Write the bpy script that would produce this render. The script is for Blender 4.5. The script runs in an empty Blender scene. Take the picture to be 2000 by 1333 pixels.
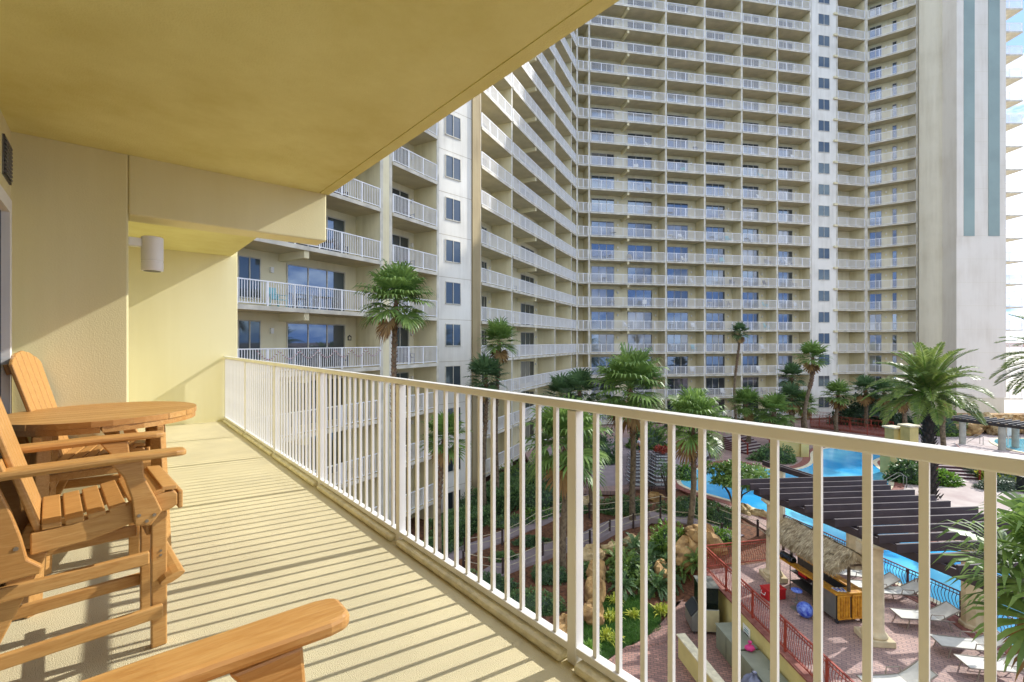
import bpy, bmesh, math, random
from mathutils import Vector, Matrix
R = math.radians
rnd = random.Random(7)
sc = bpy.context.scene
C = sc.collection

# ------------------------------------------------------------------ camera, sky, sun
CAMZ = 10.1
cam_d = bpy.data.cameras.new('camera'); cam = bpy.data.objects.new('camera', cam_d); C.objects.link(cam)
cam.location = (0, 0, CAMZ); cam.rotation_euler = (R(90), 0, 0)
cam_d.sensor_width = 36; cam_d.lens = 915/2000*36; cam_d.clip_start = 0.05; cam_d.clip_end = 9000
cam_d.shift_y = 0.0005
sc.camera = cam
SUN_AZ, SUN_EL = 59.4, 34.8          # azimuth from +Y towards +X
w = bpy.data.worlds.new("World"); sc.world = w; w.use_nodes = True
nt = w.node_tree; nt.nodes.clear()
wo = nt.nodes.new('ShaderNodeOutputWorld'); bg = nt.nodes.new('ShaderNodeBackground')
sky = nt.nodes.new('ShaderNodeTexSky'); sky.sky_type = 'NISHITA'; sky.sun_disc = False
sky.sun_elevation = R(SUN_EL); sky.sun_rotation = R(SUN_AZ); sky.air_density = 1.0; sky.dust_density = 0.25; sky.ozone_density = 2.5
tc = nt.nodes.new('ShaderNodeTexCoord'); mp = nt.nodes.new('ShaderNodeMapping'); mp.inputs['Scale'].default_value = (1.6, 1.6, 4.5); mp.inputs['Location'].default_value = (.35, .9, .2)
nz = nt.nodes.new('ShaderNodeTexNoise'); nz.inputs['Scale'].default_value = 2.3; nz.inputs['Detail'].default_value = 9; nz.inputs['Roughness'].default_value = .62
cr = nt.nodes.new('ShaderNodeValToRGB'); cr.color_ramp.elements[0].position = .44; cr.color_ramp.elements[1].position = .64
mx = nt.nodes.new('ShaderNodeMix'); mx.data_type = 'RGBA'; mx.inputs[7].default_value = (8.6, 8.5, 8.4, 1)
nt.links.new(tc.outputs['Generated'], mp.inputs['Vector']); nt.links.new(mp.outputs[0], nz.inputs['Vector'])
nt.links.new(nz.outputs['Fac'], cr.inputs[0]); nt.links.new(cr.outputs[0], mx.inputs[0])
vm = nt.nodes.new('ShaderNodeVectorMath'); vm.operation = 'MINIMUM'; vm.inputs[1].default_value = (1.3, 2.1, 3.9)
nt.links.new(sky.outputs[0], vm.inputs[0]); nt.links.new(vm.outputs[0], mx.inputs[6]); nt.links.new(mx.outputs[2], bg.inputs['Color'])
bg.inputs['Strength'].default_value = 0.15
nt.links.new(bg.outputs[0], wo.inputs[0])
sl = bpy.data.lights.new('sun', 'SUN'); so = bpy.data.objects.new('sun', sl); C.objects.link(so)
sl.energy = 2.1; sl.angle = R(.55); sl.color = (1, .965, .91)
sdir = Vector((math.sin(R(SUN_AZ))*math.cos(R(SUN_EL)), math.cos(R(SUN_AZ))*math.cos(R(SUN_EL)), math.sin(R(SUN_EL))))
so.rotation_euler = sdir.to_track_quat('Z', 'Y').to_euler(); so.location = (40, 20, 60)
vs = sc.view_settings; vs.view_transform = 'Standard'; vs.look = 'None'; vs.exposure = 1.42; vs.gamma = 1; vs.use_curve_mapping = False
sc.cycles.max_bounces = 8; sc.cycles.diffuse_bounces = 4; sc.cycles.caustics_reflective = False; sc.cycles.caustics_refractive = False
sc.cycles.use_denoising = True

# ------------------------------------------------------------------ materials
def lin(c):
    f = lambda v: v/12.92 if v <= .04045 else ((v+.055)/1.055)**2.4
    return tuple(f(v/255) for v in c)
MATS = {}
def mat(name, col, rough=.7, var=.12, scale=3.0, bump=0.0, bscale=60, metal=0.0, spec=.5, col2=None, detail=5, island=0.0, trans=0.0):
    """col is sRGB 0-255"""
    if name in MATS: return MATS[name]
    m = bpy.data.materials.new(name); m.use_nodes = True; n = m.node_tree; L = n.links
    b = n.nodes['Principled BSDF']; b.inputs['Roughness'].default_value = rough; b.inputs['Metallic'].default_value = metal
    b.inputs['Specular IOR Level'].default_value = spec
    c = lin(col); d = lin(col2) if col2 else tuple(v*(1-var*2) for v in c)
    t = n.nodes.new('ShaderNodeTexCoord'); z = n.nodes.new('ShaderNodeTexNoise')
    z.inputs['Scale'].default_value = scale; z.inputs['Detail'].default_value = detail; L.new(t.outputs['Object'], z.inputs['Vector'])
    mr = n.nodes.new('ShaderNodeMapRange'); mr.inputs[1].default_value = .35; mr.inputs[2].default_value = .65
    L.new(z.outputs['Fac'], mr.inputs[0])
    x = n.nodes.new('ShaderNodeMix'); x.data_type = 'RGBA'
    x.inputs[6].default_value = (*c, 1); x.inputs[7].default_value = (*d, 1)
    out = x.outputs[2]
    if island:
        g = n.nodes.new('ShaderNodeNewGeometry')
        ad = n.nodes.new('ShaderNodeMath'); ad.operation = 'MULTIPLY_ADD'; ad.inputs[1].default_value = .35
        L.new(mr.outputs[0], ad.inputs[0]); ml = n.nodes.new('ShaderNodeMath'); ml.operation = 'MULTIPLY'; ml.inputs[1].default_value = .65
        L.new(g.outputs['Random Per Island'], ml.inputs[0]); L.new(ml.outputs[0], ad.inputs[2]); L.new(ad.outputs[0], x.inputs[0])
    else:
        L.new(mr.outputs[0], x.inputs[0])
    L.new(out, b.inputs['Base Color'])
    if bump:
        z2 = n.nodes.new('ShaderNodeTexNoise'); z2.inputs['Scale'].default_value = bscale; z2.inputs['Detail'].default_value = 4
        L.new(t.outputs['Object'], z2.inputs['Vector'])
        bp = n.nodes.new('ShaderNodeBump'); bp.inputs['Strength'].default_value = bump; bp.inputs['Distance'].default_value = .02
        L.new(z2.outputs['Fac'], bp.inputs['Height']); L.new(bp.outputs[0], b.inputs['Normal'])
    if trans:
        tr = n.nodes.new('ShaderNodeBsdfTranslucent'); ms = n.nodes.new('ShaderNodeMixShader'); ms.inputs[0].default_value = trans
        L.new(out, tr.inputs['Color']); L.new(b.outputs[0], ms.inputs[1]); L.new(tr.outputs[0], ms.inputs[2])
        L.new(ms.outputs[0], n.nodes['Material Output'].inputs['Surface'])
    MATS[name] = m; return m

def brick_mat(name, c1, c2, cm, scale=1.0, bw=.2, rh=.1, rot=0.0, rough=.8, var=.25, mort=.012):
    m = bpy.data.materials.new(name); m.use_nodes = True; n = m.node_tree; L = n.links; b = n.nodes['Principled BSDF']
    b.inputs['Roughness'].default_value = rough
    t = n.nodes.new('ShaderNodeTexCoord'); mp = n.nodes.new('ShaderNodeMapping'); mp.inputs['Rotation'].default_value = (0, 0, rot)
    k = n.nodes.new('ShaderNodeTexBrick'); k.inputs['Scale'].default_value = scale
    k.inputs['Color1'].default_value = (*lin(c1), 1); k.inputs['Color2'].default_value = (*lin(c2), 1); k.inputs['Mortar'].default_value = (*lin(cm), 1)
    k.inputs['Mortar Size'].default_value = mort; k.inputs['Brick Width'].default_value = bw; k.inputs['Row Height'].default_value = rh
    L.new(t.outputs['Object'], mp.inputs['Vector']); L.new(mp.outputs[0], k.inputs['Vector'])
    z = n.nodes.new('ShaderNodeTexNoise'); z.inputs['Scale'].default_value = .5; z.inputs['Detail'].default_value = 6; L.new(t.outputs['Object'], z.inputs['Vector'])
    mr = n.nodes.new('ShaderNodeMapRange'); mr.inputs[1].default_value = .3; mr.inputs[2].default_value = .7; mr.inputs[3].default_value = 1-var; mr.inputs[4].default_value = 1+var
    L.new(z.outputs['Fac'], mr.inputs[0])
    x = n.nodes.new('ShaderNodeMix'); x.data_type = 'RGBA'; x.blend_type = 'MULTIPLY'; x.inputs[0].default_value = 1
    L.new(k.outputs['Color'], x.inputs[6]); L.new(mr.outputs[0], x.inputs[7]); L.new(x.outputs[2], b.inputs['Base Color'])
    MATS[name] = m; return m

def stain_mat(name, col, scol, amt=.5, rough=.85, bump=.15):
    """painted stucco with vertical rain streaks and blotches"""
    m = bpy.data.materials.new(name); m.use_nodes = True; n = m.node_tree; L = n.links; b = n.nodes['Principled BSDF']
    b.inputs['Roughness'].default_value = rough
    t = n.nodes.new('ShaderNodeTexCoord'); mp = n.nodes.new('ShaderNodeMapping'); mp.inputs['Scale'].default_value = (1.5, 1.5, .12)
    z = n.nodes.new('ShaderNodeTexNoise'); z.inputs['Scale'].default_value = 1.2; z.inputs['Detail'].default_value = 8; z.inputs['Roughness'].default_value = .65
    L.new(t.outputs['Object'], mp.inputs['Vector']); L.new(mp.outputs[0], z.inputs['Vector'])
    z3 = n.nodes.new('ShaderNodeTexNoise'); z3.inputs['Scale'].default_value = .35; z3.inputs['Detail'].default_value = 6; L.new(t.outputs['Object'], z3.inputs['Vector'])
    mu = n.nodes.new('ShaderNodeMath'); mu.operation = 'MULTIPLY'; L.new(z.outputs['Fac'], mu.inputs[0]); L.new(z3.outputs['Fac'], mu.inputs[1])
    mr = n.nodes.new('ShaderNodeMapRange'); mr.inputs[1].default_value = .2; mr.inputs[2].default_value = .42; mr.inputs[4].default_value = amt
    L.new(mu.outputs[0], mr.inputs[0])
    x = n.nodes.new('ShaderNodeMix'); x.data_type = 'RGBA'; x.inputs[6].default_value = (*lin(col), 1); x.inputs[7].default_value = (*lin(scol), 1)
    L.new(mr.outputs[0], x.inputs[0]); L.new(x.outputs[2], b.inputs['Base Color'])
    z2 = n.nodes.new('ShaderNodeTexNoise'); z2.inputs['Scale'].default_value = 110; z2.inputs['Detail'].default_value = 6; L.new(t.outputs['Object'], z2.inputs['Vector'])
    bp = n.nodes.new('ShaderNodeBump'); bp.inputs['Strength'].default_value = bump; bp.inputs['Distance'].default_value = .02
    L.new(z2.outputs['Fac'], bp.inputs['Height']); L.new(bp.outputs[0], b.inputs['Normal'])
    MATS[name] = m; return m

def glass_mat(name, col, gl=.5, tint=(.75, .85, 1.0)):
    m = bpy.data.materials.new(name); m.use_nodes = True; n = m.node_tree; L = n.links; b = n.nodes['Principled BSDF']
    b.inputs['Base Color'].default_value = (*lin(col), 1); b.inputs['Roughness'].default_value = .4
    g = n.nodes.new('ShaderNodeBsdfGlossy'); g.inputs['Roughness'].default_value = .02; g.inputs['Color'].default_value = (*tint, 1)
    s = n.nodes.new('ShaderNodeMixShader'); s.inputs[0].default_value = gl
    L.new(b.outputs[0], s.inputs[1]); L.new(g.outputs[0], s.inputs[2]); L.new(s.outputs[0], n.nodes['Material Output'].inputs['Surface'])
    MATS[name] = m; return m

stain_mat('stucco_ceiling', (226, 220, 154), (200, 188, 110), .7, .9, .2)
stain_mat('stucco_wall', (226, 218, 174), (212, 202, 150), .7, .9, .1)
stain_mat('stucco_far', (222, 213, 178), (194, 181, 138), .8, .9, .1)
stain_mat('stucco_white', (222, 218, 206), (176, 170, 154), .55, .9, .1)
stain_mat('stucco_tan', (156, 140, 104), (122, 106, 74), .7, .9, .2)
stain_mat('tower_white', (216, 209, 194), (196, 186, 168), .6, .9, .05)
stain_mat('tower_cream', (206, 198, 174), (180, 170, 144), .6, .9, .05)
mat('tower_teal', (138, 156, 148), .6, .08, .3)
mat('slab_soffit', (204, 194, 164), .9, .1, .8)
mat('slab_edge', (214, 208, 190), .8, .16, 1.2)
mat('trim_white', (232, 230, 224), .45, .04, 2)
mat('rail_white', (232, 230, 224), .38, .04, 3)
mat('rail_far', (232, 232, 232), .5, .04, 2)
mat('floor_paint', (212, 200, 160), .75, .07, 1.7, bump=.5, bscale=210, detail=12)
mat('curb_paint', (236, 227, 192), .8, .12, 14, bump=.4, bscale=70)
def wood_mat():
    m = bpy.data.materials.new('teak_wood'); m.use_nodes = True; n = m.node_tree; L = n.links; b = n.nodes['Principled BSDF']
    b.inputs['Roughness'].default_value = .42
    t = n.nodes.new('ShaderNodeTexCoord'); g = n.nodes.new('ShaderNodeNewGeometry')
    mp = n.nodes.new('ShaderNodeMapping'); mp.inputs['Scale'].default_value = (26, 3, 26)
    z = n.nodes.new('ShaderNodeTexNoise'); z.inputs['Scale'].default_value = 3; z.inputs['Detail'].default_value = 7; z.inputs['Distortion'].default_value = 1.2
    L.new(t.outputs['Object'], mp.inputs['Vector']); L.new(mp.outputs[0], z.inputs['Vector'])
    x = n.nodes.new('ShaderNodeMix'); x.data_type = 'RGBA'; x.inputs[6].default_value = (*lin((212, 170, 106)), 1); x.inputs[7].default_value = (*lin((174, 124, 64)), 1)
    a = n.nodes.new('ShaderNodeMath'); a.operation = 'MULTIPLY_ADD'; a.inputs[1].default_value = .35
    L.new(g.outputs['Random Per Island'], a.inputs[0]); ml = n.nodes.new('ShaderNodeMath'); ml.operation = 'MULTIPLY'; ml.inputs[1].default_value = 1.25
    L.new(z.outputs['Fac'], ml.inputs[0]); L.new(ml.outputs[0], a.inputs[2]); L.new(a.outputs[0], x.inputs[0]); L.new(x.outputs[2], b.inputs['Base Color'])
    bp = n.nodes.new('ShaderNodeBump'); bp.inputs['Strength'].default_value = .25; bp.inputs['Distance'].default_value = .004
    L.new(z.outputs['Fac'], bp.inputs['Height']); L.new(bp.outputs[0], b.inputs['Normal'])
    MATS['teak_wood'] = m
wood_mat()
mat('bolt_steel', (150, 140, 130), .35, .05, metal=.9)
mat('lamp_white', (238, 236, 230), .5, .05)
mat('dark_metal', (52, 50, 50), .5, .1)
mat('vent_grey', (112, 112, 112), .6, .1)
glass_mat('glass_door', (26, 34, 40), .2, (.5, .66, .88))
glass_mat('glass_dark', (26, 32, 34), .12)
glass_mat('glass_window', (34, 46, 52), .08, (.5, .7, .85))
mat('curtain', (150, 146, 136), .9, .2, 8)
brick_mat('pavers', (174, 144, 132), (150, 124, 118), (120, 104, 100), 1, .24, .12, .6)
brick_mat('pavers_low', (158, 118, 104), (128, 96, 88), (96, 82, 76), 1, .22, .11, .25)
mat('pavers_far', (190, 178, 172), .85, .1, .6, col2=(164, 146, 142))
mat('brick_red', (146, 96, 82), .8, .2, 5, col2=(120, 66, 56))
mat('path_mauve', (150, 136, 138), .85, .1, 1.5, bump=.2, bscale=30)
mat('mulch', (122, 78, 52), .95, .2, 9, col2=(70, 44, 30), bump=1.0, bscale=25, detail=10)
mat('sand', (206, 196, 178), .95, .1, .1)
mat('rope', (196, 184, 158), .9, .1)
mat('post_wood', (62, 46, 42), .8, .2)
mat('red_rail', (150, 58, 40), .5, .12, 2)
mat('maroon_rail', (84, 44, 52), .5, .12, 2)
mat('pergola_brown', (66, 56, 60), .7, .15, 2)
mat('column_stone', (214, 198, 160), .85, .12, 3, bump=.2, bscale=25)
mat('grey_column', (176, 176, 164), .85, .12, 2)
mat('wall_yellow', (206, 190, 124), .85, .12, 1, bump=.15)
mat('cap_cream', (222, 212, 180), .85, .12, 6)
mat('rock', (184, 150, 98), .9, .2, 2.2, col2=(118, 88, 54), bump=1.0, bscale=9, detail=10)
mat('rock_pale', (206, 184, 140), .9, .2, 2.2, col2=(150, 124, 84), bump=.8, bscale=6)
mat('thatch', (204, 190, 158), .95, .2, 5, col2=(110, 90, 62), island=1)
mat('bamboo', (214, 158, 46), .55, .15, 8, col2=(176, 116, 24))
mat('steel', (150, 152, 144), .35, .1, 2, metal=.6)
mat('black_gloss', (20, 26, 22), .12, .1)
mat('charcoal', (52, 54, 58), .5, .1)
mat('cream_panel', (186, 178, 140), .6, .08)
mat('grey_box', (132, 136, 118), .6, .08)
mat('bag_blue', (120, 124, 146), .6, .15, 6, bump=.5, bscale=9)
mat('pink', (206, 60, 130), .7, .1)
mat('blue', (28, 54, 178), .4, .2, 9, col2=(120, 150, 220))
mat('red', (190, 28, 32), .5, .1)
mat('sling', (206, 204, 194), .8, .06, 5)
mat('frame_taupe', (140, 130, 116), .45, .1)
mat('far_lounge', (150, 150, 148), .8, .1)
mat('plastic_white', (232, 232, 230), .5, .04)
mat('plastic_teal', (120, 190, 196), .5, .06)
mat('plastic_dark', (66, 58, 58), .6, .1)
mat('shirt_grey', (176, 178, 184), .9, .1); mat('shorts_navy', (48, 48, 66), .9, .1); mat('skin', (186, 132, 104), .6, .06); mat('hair', (60, 46, 38), .8, .2)
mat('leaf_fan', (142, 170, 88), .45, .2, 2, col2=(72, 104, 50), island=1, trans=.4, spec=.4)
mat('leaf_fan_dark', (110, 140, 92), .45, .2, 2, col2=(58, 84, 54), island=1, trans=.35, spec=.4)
mat('leaf_date', (150, 166, 84), .4, .2, 2, col2=(78, 104, 58), island=1, trans=.35, spec=.5)
mat('leaf_bright', (140, 176, 60), .45, .2, 2, col2=(66, 114, 38), island=1, trans=.3)
mat('leaf_hedge', (118, 150, 84), .45, .2, 2, col2=(56, 88, 50), island=1, trans=.2, spec=.5)
mat('leaf_silver', (128, 142, 120), .5, .2, 2, col2=(62, 84, 62), island=1, trans=.2)
mat('leaf_yellow', (206, 204, 74), .5, .2, 2, col2=(96, 134, 40), island=1, trans=.3)
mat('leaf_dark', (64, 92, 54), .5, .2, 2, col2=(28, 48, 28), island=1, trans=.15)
mat('grass_mat', (92, 134, 54), .7, .2, 3, col2=(44, 84, 30), island=1, trans=.25)
mat('turf', (70, 96, 44), .9, .2, 5, col2=(44, 62, 30), bump=.6)
mat('dead_frond', (168, 136, 86), .9, .2, 4, col2=(116, 86, 52), island=1)
mat('trunk_grey', (128, 112, 88), .9, .2, 6, col2=(84, 70, 54), bump=.8, bscale=14)
mat('trunk_boot', (136, 96, 66), .9, .2, 6, col2=(80, 54, 36), island=1)
mat('trunk_dark', (62, 54, 48), .9, .3, 8, col2=(34, 30, 28), island=1)
mat('bark', (96, 84, 72), .9, .2, 10, bump=.5)
mat('teal_text', (90, 150, 150), .8, .02)
mat('ink', (60, 60, 60), .8, .02)

def water_mat(name, c1, c2, sc_=.25):
    m = bpy.data.materials.new(name); m.use_nodes = True; n = m.node_tree; L = n.links; b = n.nodes['Principled BSDF']
    b.inputs['Roughness'].default_value = .06; b.inputs['IOR'].default_value = 1.33
    t = n.nodes.new('ShaderNodeTexCoord'); z = n.nodes.new('ShaderNodeTexNoise'); z.inputs['Scale'].default_value = sc_; z.inputs['Detail'].default_value = 2
    L.new(t.outputs['Object'], z.inputs['Vector'])
    mr = n.nodes.new('ShaderNodeMapRange'); mr.inputs[1].default_value = .38; mr.inputs[2].default_value = .62; L.new(z.outputs['Fac'], mr.inputs[0])
    x = n.nodes.new('ShaderNodeMix'); x.data_type = 'RGBA'; x.inputs[6].default_value = (*lin(c1), 1); x.inputs[7].default_value = (*lin(c2), 1)
    L.new(mr.outputs[0], x.inputs[0]); L.new(x.outputs[2], b.inputs['Base Color'])
    z2 = n.nodes.new('ShaderNodeTexNoise'); z2.inputs['Scale'].default_value = 2.2; z2.inputs['Detail'].default_value = 3; L.new(t.outputs['Object'], z2.inputs['Vector'])
    bp = n.nodes.new('ShaderNodeBump'); bp.inputs['Strength'].default_value = .25; bp.inputs['Distance'].default_value = .06
    L.new(z2.outputs['Fac'], bp.inputs['Height']); L.new(bp.outputs[0], b.inputs['Normal'])
    MATS[name] = m
water_mat('pool_water', (120, 206, 232), (52, 158, 214))
water_mat('spa_water', (110, 180, 196), (80, 160, 180))
water_mat('sea_water', (60, 110, 140), (50, 96, 130), .01)

# ------------------------------------------------------------------ geometry helpers
class MB:
    def __init__(s): s.v = []; s.f = []
    def add(s, vs, fs):
        o = len(s.v); s.v += [tuple(v) for v in vs]; s.f += [tuple(i+o for i in f) for f in fs]; return s
    def obox(s, c, ax, ay, az):      # centre and three half axes
        c, ax, ay, az = map(Vector, (c, ax, ay, az)); p = []
        for k in (-1, 1):
            for i, j in ((-1, -1), (1, -1), (1, 1), (-1, 1)): p.append(c+ax*i+ay*j+az*k)
        return s.add(p, [(3, 2, 1, 0), (4, 5, 6, 7), (0, 1, 5, 4), (1, 2, 6, 5), (2, 3, 7, 6), (3, 0, 4, 7)])
    def box(s, x0, x1, y0, y1, z0, z1):
        return s.obox(((x0+x1)/2, (y0+y1)/2, (z0+z1)/2), ((x1-x0)/2, 0, 0), (0, (y1-y0)/2, 0), (0, 0, (z1-z0)/2))
    def bar(s, a, b, w, h, up=(0, 0, 1)):
        a, b, up = Vector(a), Vector(b), Vector(up); d = b-a; l = d.length; d.normalize(); sd = d.cross(up)
        if sd.length < 1e-4: sd = d.cross(Vector((1, 0, 0)))
        sd.normalize(); u = sd.cross(d); return s.obox((a+b)/2, d*l/2, sd*w/2, u*h/2)
    def prism(s, poly, f0, f1):      # poly list of 2D, f maps (a,b)->3D for each end
        n = len(poly); p = [f0(*q) for q in poly]+[f1(*q) for q in poly]
        return s.add(p, [tuple(range(n))[::-1], tuple(range(n, 2*n))]+[(i, (i+1) % n, n+(i+1) % n, n+i) for i in range(n)])
    def slabpoly(s, poly, z0, z1):
        from mathutils.geometry import tessellate_polygon
        n = len(poly); T = tessellate_polygon([[Vector((q[0], q[1], 0)) for q in poly]]); a = sum(poly[i-1][0]*poly[i][1]-poly[i][0]*poly[i-1][1] for i in range(n))
        if a < 0: poly = list(poly)[::-1]; T = [tuple(n-1-i for i in t) for t in T]
        fs = []
        for t in T:
            (ax, ay), (bx, by), (cx, cy) = [tuple(poly[i][:2]) for i in t]
            if (bx-ax)*(cy-ay)-(cx-ax)*(by-ay) < 0: t = t[::-1]
            fs += [tuple(i+n for i in t), tuple(t[::-1])]
        return s.add([(q[0], q[1], z0) for q in poly]+[(q[0], q[1], z1) for q in poly], fs+[(i, (i+1) % n, n+(i+1) % n, n+i) for i in range(n)])
    def tube(s, pts, r, n=6, caps=True):
        pts = [Vector(p) for p in pts]; rs = r if isinstance(r, (list, tuple)) else [r]*len(pts); o = []
        ref = None
        for i, p in enumerate(pts):
            d = (pts[min(i+1, len(pts)-1)]-pts[max(i-1, 0)]).normalized()
            if ref is None: ref = d.cross(Vector((0, 0, 1))) if abs(d.z) < .9 else d.cross(Vector((1, 0, 0)))
            a = (ref-d*ref.dot(d)).normalized(); b = d.cross(a); ref = a
            o += [p+(a*math.cos(2*math.pi*k/n)+b*math.sin(2*math.pi*k/n))*rs[i] for k in range(n)]
        f = [(i*n+k, i*n+(k+1) % n, (i+1)*n+(k+1) % n, (i+1)*n+k) for i in range(len(pts)-1) for k in range(n)]
        if caps: f += [tuple(range(n))[::-1], tuple(range((len(pts)-1)*n, len(pts)*n))]
        return s.add(o, f)
    def lathe(s, prof, c=(0, 0, 0), n=20):
        c = Vector(c); return s.tube_prof(prof, c, n)
    def tube_prof(s, prof, c, n):
        o = [c+Vector((r*math.cos(2*math.pi*k/n), r*math.sin(2*math.pi*k/n), z)) for r, z in prof for k in range(n)]
        m = len(prof); f = [(i*n+k, i*n+(k+1) % n, (i+1)*n+(k+1) % n, (i+1)*n+k) for i in range(m-1) for k in range(n)]
        return s.add(o, f+[tuple(range(n))[::-1], tuple(range((m-1)*n, m*n))])
    def leaf(s, p, d, up, l, w, bend=0.0):
        d = Vector(d).normalized(); up = Vector(up); sd = d.cross(up)
        if sd.length < 1e-3: sd = d.cross(Vector((1, .3, 0)))
        sd.normalize(); p = Vector(p); m = p+d*l*.5; e = p+d*l+Vector((0, 0, -bend*l))
        return s.add([p-sd*w*.25, p+sd*w*.25, m+sd*w*.5, m-sd*w*.5, e], [(0, 1, 2, 3), (3, 2, 4)])
    def mesh(s, name, m, smooth=False):
        me = bpy.data.meshes.new(name); me.from_pydata(s.v, [], s.f)
        if m: me.materials.append(MATS[m] if isinstance(m, str) else m)
        if smooth: me.polygons.foreach_set('use_smooth', [True]*len(me.polygons))
        me.update(); return me
def tag(o, label=None, cat=None, group=None, kind=None):
    if label: o['label'] = label
    if cat: o['category'] = cat
    if group: o['group'] = group
    if kind: o['kind'] = kind
    return o
def obj(name, mb, m, parent=None, smooth=False, bevel=0, loc=None, rz=0):
    me = mb.mesh(name, m, smooth) if isinstance(mb, MB) else mb
    o = bpy.data.objects.new(name, me); C.objects.link(o)
    if parent: o.parent = parent
    if loc: o.location = loc
    if rz: o.rotation_euler.z = rz
    if bevel:
        b = o.modifiers.new('bevel', 'BEVEL'); b.width = bevel; b.segments = 2; b.limit_method = 'ANGLE'
    return o
def thing(name, label, cat, loc=(0, 0, 0), rz=0, group=None):
    o = bpy.data.objects.new(name, None); C.objects.link(o); o.location = loc; o.rotation_euler = (0, 0, rz)
    o.empty_display_size = .1; return tag(o, label, cat, group)
def dup(root, loc=None, rz=None, label=None, group=None, scale=None):
    r = root.copy(); C.objects.link(r)
    if loc is not None: r.location = loc
    if rz is not None: r.rotation_euler = (0, 0, rz)
    if label: r['label'] = label
    if group: r['group'] = group
    if scale: r.scale = scale if not isinstance(scale, (int, float)) else (scale,)*3
    for ch in list(root.children):
        c = ch.copy(); C.objects.link(c); c.parent = r
        for g in list(ch.children):
            k = g.copy(); C.objects.link(k); k.parent = c
    return r
def many(parent, name, meshes, limit=100):
    """meshes: list of (mesh, Matrix); first `limit` become parts, the rest one stuff part"""
    for me, M in meshes[:limit]:
        o = bpy.data.objects.new(name, me); C.objects.link(o); o.parent = parent; o.matrix_local = M
    rest = meshes[limit:]
    if rest:
        mb = MB()
        mats = []; mi = []
        for me, M in rest:
            base = []
            for q in me.materials:
                if q not in mats: mats.append(q)
                base.append(mats.index(q))
            mb.add([M @ v.co for v in me.vertices], [tuple(p.vertices) for p in me.polygons]); mi += [base[p.material_index] for p in me.polygons]
        m2 = mb.mesh(name, None)
        for q in mats: m2.materials.append(q)
        m2.polygons.foreach_set('material_index', mi)
        o = bpy.data.objects.new(name, m2); C.objects.link(o); o.parent = parent; o['kind'] = 'stuff'
def merge_mesh(name, items):
    """items (MB, matname) -> one multi-material mesh"""
    mb = MB(); mi = []; mats = []
    for b, m in items:
        if m not in mats: mats.append(m)
        mb.add(b.v, b.f); mi += [mats.index(m)]*len(b.f)
    me = mb.mesh(name, None)
    for m in mats: me.materials.append(MATS[m])
    me.polygons.foreach_set('material_index', mi); return me
ORD = ['first', 'second', 'third', 'fourth', 'fifth', 'sixth', 'seventh', 'eighth', 'ninth', 'tenth', 'eleventh', 'twelfth', 'thirteenth', 'fourteenth', 'fifteenth', 'sixteenth', 'seventeenth', 'eighteenth', 'nineteenth', 'twentieth', 'twenty-first']

F = 915.0
def W(px, py, z=0.0):               # a photo pixel seen on the level z
    Y = F*(CAMZ-z)/(py-668.0); return Vector(((px-1000)/F*Y, Y, z))
def D(px, Y, z=0.0): return Vector(((px-1000)/F*Y, Y, z))

glass_mat('curtain_glass', (128, 124, 114), .18, (.6, .7, .85))
mat('dusty_pink', (176, 120, 126), .8, .1)

# ------------------------------------------------------------------ setting: ground, sea, deck
def sstep(a, b, x): t = max(0, min(1, (x-a)/(b-a))); return t*t*(3-2*t)
LOW = -1.55
def wall_x(y): return 9.95-.064*y
def H(x, y):
    h = LOW+1.25*sstep(20.5, 29, y)*sstep(-5, 4, x)
    if x > wall_x(y) and y > 20.7: h = max(h, -.12-.5*max(0, 1-(x-wall_x(y))/2)*sstep(27, 21, y))
    return h+.05*math.sin(x*1.3+y)*math.cos(y*.9)
def G(px, py, dz=0.0):               # photo pixel on the sloping garden
    z = -.8
    for _ in range(12): p = W(px, py, z+dz); z = .5*z+.5*H(p.x, p.y)
    p.z = z+dz; return p
# one sheet of ground: garden relief near, flat and very large beyond
mb = MB(); xs = [-3000, -400, -60, -30]+[-14+.5*i for i in range(101)]+[60, 120, 400, 4000]; ys = [-22, -12, -4, 2]+[6+.5*i for i in range(110)]+[80, 140, 400, 1500, 5000]
vs_ = []
for y in ys:
    for x in xs:
        z = H(x, y) if y < 60 else -.3
        if y > 44: z = min(z, -.3)
        if x > wall_x(y)+.4 and y < 21: z = LOW
        if x > 14.3 and y > 20: z = -.3
        vs_.append((x, y, z))
nx = len(xs)
mb.add(vs_, [(j*nx+i, j*nx+i+1, (j+1)*nx+i+1, (j+1)*nx+i) for j in range(len(ys)-1) for i in range(nx-1)])
gm = mat('ground_mulch', (122, 80, 54), .95, .2, 7, col2=(78, 50, 34), bump=1.0, bscale=25, detail=12)
obj('ground', mb, 'ground_mulch', smooth=True)['kind'] = 'structure'
mb = MB().slabpoly([(-7000, -6000), (7000, -6000), (7000, -22), (-7000, -22)], -6.2, -6)
obj('sea', mb, 'sea_water')['kind'] = 'structure'
mb = MB().slabpoly([(62, 20), (400, 20), (900, 400), (900, 1500), (-300, 1500), (-300, 90), (40, 75), (60, 62)], -.25, -.05)
obj('sand', mb, 'sand')['kind'] = 'structure'
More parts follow.
